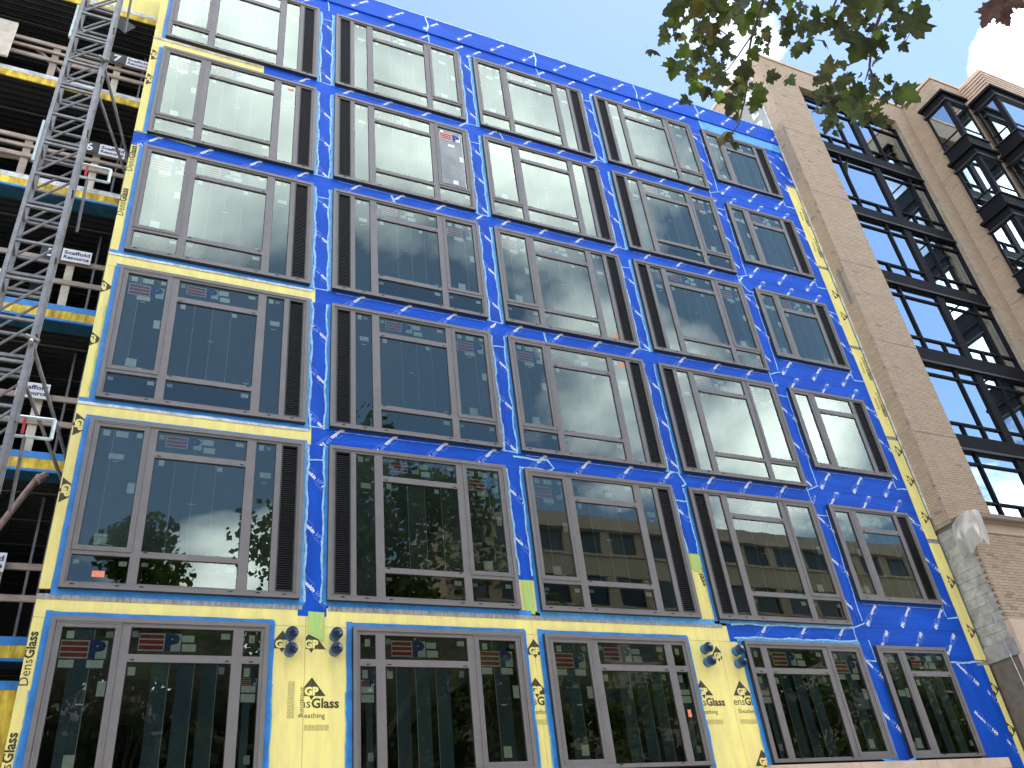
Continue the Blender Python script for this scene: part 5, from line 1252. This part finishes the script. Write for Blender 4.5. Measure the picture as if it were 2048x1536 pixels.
for i, (r, pts) in enumerate(TWIGS):
    top_ = i in (0, 2, 4, 6, 10, 11)
    mb = MB(); mb.chain(pts, r, max(.0022, r*.35), 7)
    if top_:
        a = Vector(pts[0]); near_ = min(LIMB, key=lambda q: (Vector(q)-a).length); mid = a.lerp(Vector(near_), .5)+Vector((.03, -.05, .1))
        mb.chain([near_, tuple(mid), pts[0]], r*1.5, r, 7)
    obj('twig', mb, 'twig', PT, smooth=True)
def in_view(p, mg=.06):
    d = Vector(p)-CAM; f_ = d.dot(cy_)
    if f_ <= 0.2: return False
    a_ = d.dot(cx_)/f_/.595; b_ = d.dot(cz_)/f_/.446
    return abs(a_) < 1+mg*2 and abs(b_) < 1+mg*2
rc = random.Random(77); mb = MB(); cn = 0
while cn < 60:
    p = Vector((rc.gauss(8.0, 2.1), rc.gauss(-11.6, 1.7), rc.uniform(7.4, 15.2)))
    if (Vector((p.x-8.0, p.y+11.6, (p.z-11.2)*.75))).length > 4.1 or any(in_view(p+Vector(o_)*1.25, .1) for o_ in ((0, 0, 0), (-1, 0, 0), (0, 1, 0), (0, 0, -1), (-.7, .7, -.7), (-.7, 0, -.7))): 
        if rc.random() < .0005: cn += 1
        continue
    cn += 1
    for k in range(230):
        d = Vector((rc.gauss(0, 1), rc.gauss(0, 1), rc.gauss(0, .8))).normalized()*1.15*rc.random()**.45; c_ = p+d
        a = Vector((rc.gauss(0, 1), rc.gauss(0, 1), rc.gauss(0, 1))).normalized(); b_ = a.orthogonal().normalized(); s_ = rc.uniform(.07, .13)
        mb.face([tuple(c_+a*s_), tuple(c_+b_*s_*.8), tuple(c_-a*s_), tuple(c_-b_*s_*.8)])
stuff(obj('crown', mb, 'crown_green', PT))
# lobed leaf: five pointed lobes with coarse teeth, a little cupped; unit width, stalk at the origin
LV = [(0, 0), (.10, -.06), (.30, -.10), (.36, -.02), (.52, .02), (.42, .12), (.40, .20), (.56, .30), (.50, .38), (.62, .50), (.44, .48), (.36, .46), (.30, .44), (.27, .56), (.33, .66), (.20, .72), (.16, .84), (0, 1.02)]
def leaf_mesh(name, m, cup, fold, seed):
    rnd = random.Random(seed); pts = []
    for (a, b) in LV: pts.append((a*(1+rnd.uniform(-.06, .06)), b*(1+rnd.uniform(-.05, .05))))
    left = [(-a*(1+rnd.uniform(-.08, .08)), b*(1+rnd.uniform(-.06, .06))) for a, b in LV[1:-1]][::-1]
    out = pts+left
    me = bpy.data.meshes.new(name)
    z_ = lambda a, b: -cup*(a*a+(b-.4)**2)+fold*abs(a)
    ctr = [(0, .18), (0, .42), (0, .66)]
    V = [(a, b-.42, z_(a, b)) for a, b in out]; n = len(V)
    V += [(a, b-.42, z_(a, b)+.012) for a, b in ctr]
    F = []
    for i in range(n):
        j = (i+1) % n; mb_ = (out[i][1]+out[j][1])/2
        c = n+(0 if mb_ < .25 else 1 if mb_ < .56 else 2); F.append((i, j, c))
    # close the gaps between the fan centres
    for i in range(n):
        j = (i+1) % n; k_ = (i-1) % n
        c1 = n+(0 if (out[k_][1]+out[i][1])/2 < .25 else 1 if (out[k_][1]+out[i][1])/2 < .56 else 2)
        c2 = n+(0 if (out[i][1]+out[j][1])/2 < .25 else 1 if (out[i][1]+out[j][1])/2 < .56 else 2)
        if c1 != c2: F.append((i, c2, c1))
    # stalk
    s0 = len(V); V += [(-.012, -.42, 0), (.012, -.42, 0), (.01, -.78, .05), (-.01, -.78, .05)]; F.append((s0, s0+1, s0+2, s0+3))
    me.from_pydata(V, [], F); me.materials.append(MATS[m]); me.update(); return me
LM = {k: [leaf_mesh('leaf', m, c, f, 10*k+q) for q, (c, f) in enumerate(((.35, .1), (.15, .35), (-.3, .05), (.5, -.25)))] for k, m in enumerate(('leaf_dark', 'leaf_green', 'leaf_olive', 'leaf_brown'))}
def leaf(x, y, z, s, tx, ty, tz, nx, ny, nz, k):
    o = bpy.data.objects.new('leaf', random.choice(LM[k])); COL.objects.link(o); o.parent = PT
    T_ = Vector((tx, ty, tz)).normalized(); Nn = Vector((nx, ny, nz)).normalized(); X_ = T_.cross(Nn).normalized(); Nn = X_.cross(T_)
    s *= 0.97; m4 = Matrix((X_*s, T_*s, Nn*s)).transposed().to_4x4(); m4.translation = Vector((x, y, z))-worg(PT)
    o.matrix_local = m4
for L_ in LEAVES: leaf(*L_)
rl_ = random.Random(21)
for i in range(80):
    b = rl_.choice(LEAVES[:128]); d = [rl_.gauss(0, .11) for _ in range(3)]
    t_ = Vector((rl_.gauss(0, .6), rl_.gauss(0, .6), -.6)).normalized(); n_ = (Vector((CAM.x-b[0], CAM.y-b[1], CAM.z-b[2])).normalized()+Vector([rl_.gauss(0, .5) for _ in range(3)])).normalized()
    leaf(b[0]+d[0], b[1]+d[1], b[2]+d[2]+.03, rl_.uniform(.04, .085), *t_, *n_, rl_.choice((0, 0, 0, 0, 1)))
# seed balls
for (x, y, z) in ((3.30, -10.28, 5.78), (3.22, -10.3, 5.83)):
    mb = MB(); 
    for a in range(8):
        for b in range(12):
            t0, t1 = math.pi*a/8, math.pi*(a+1)/8; p0, p1 = 2*math.pi*b/12, 2*math.pi*(b+1)/12; q = .017
            f_ = lambda t, p: (x+q*math.sin(t)*math.cos(p), y+q*math.sin(t)*math.sin(p), z+q*math.cos(t))
            mb.face([f_(t0, p0), f_(t1, p0), f_(t1, p1), f_(t0, p1)])
    obj('seed_ball', mb, 'twig', PT)
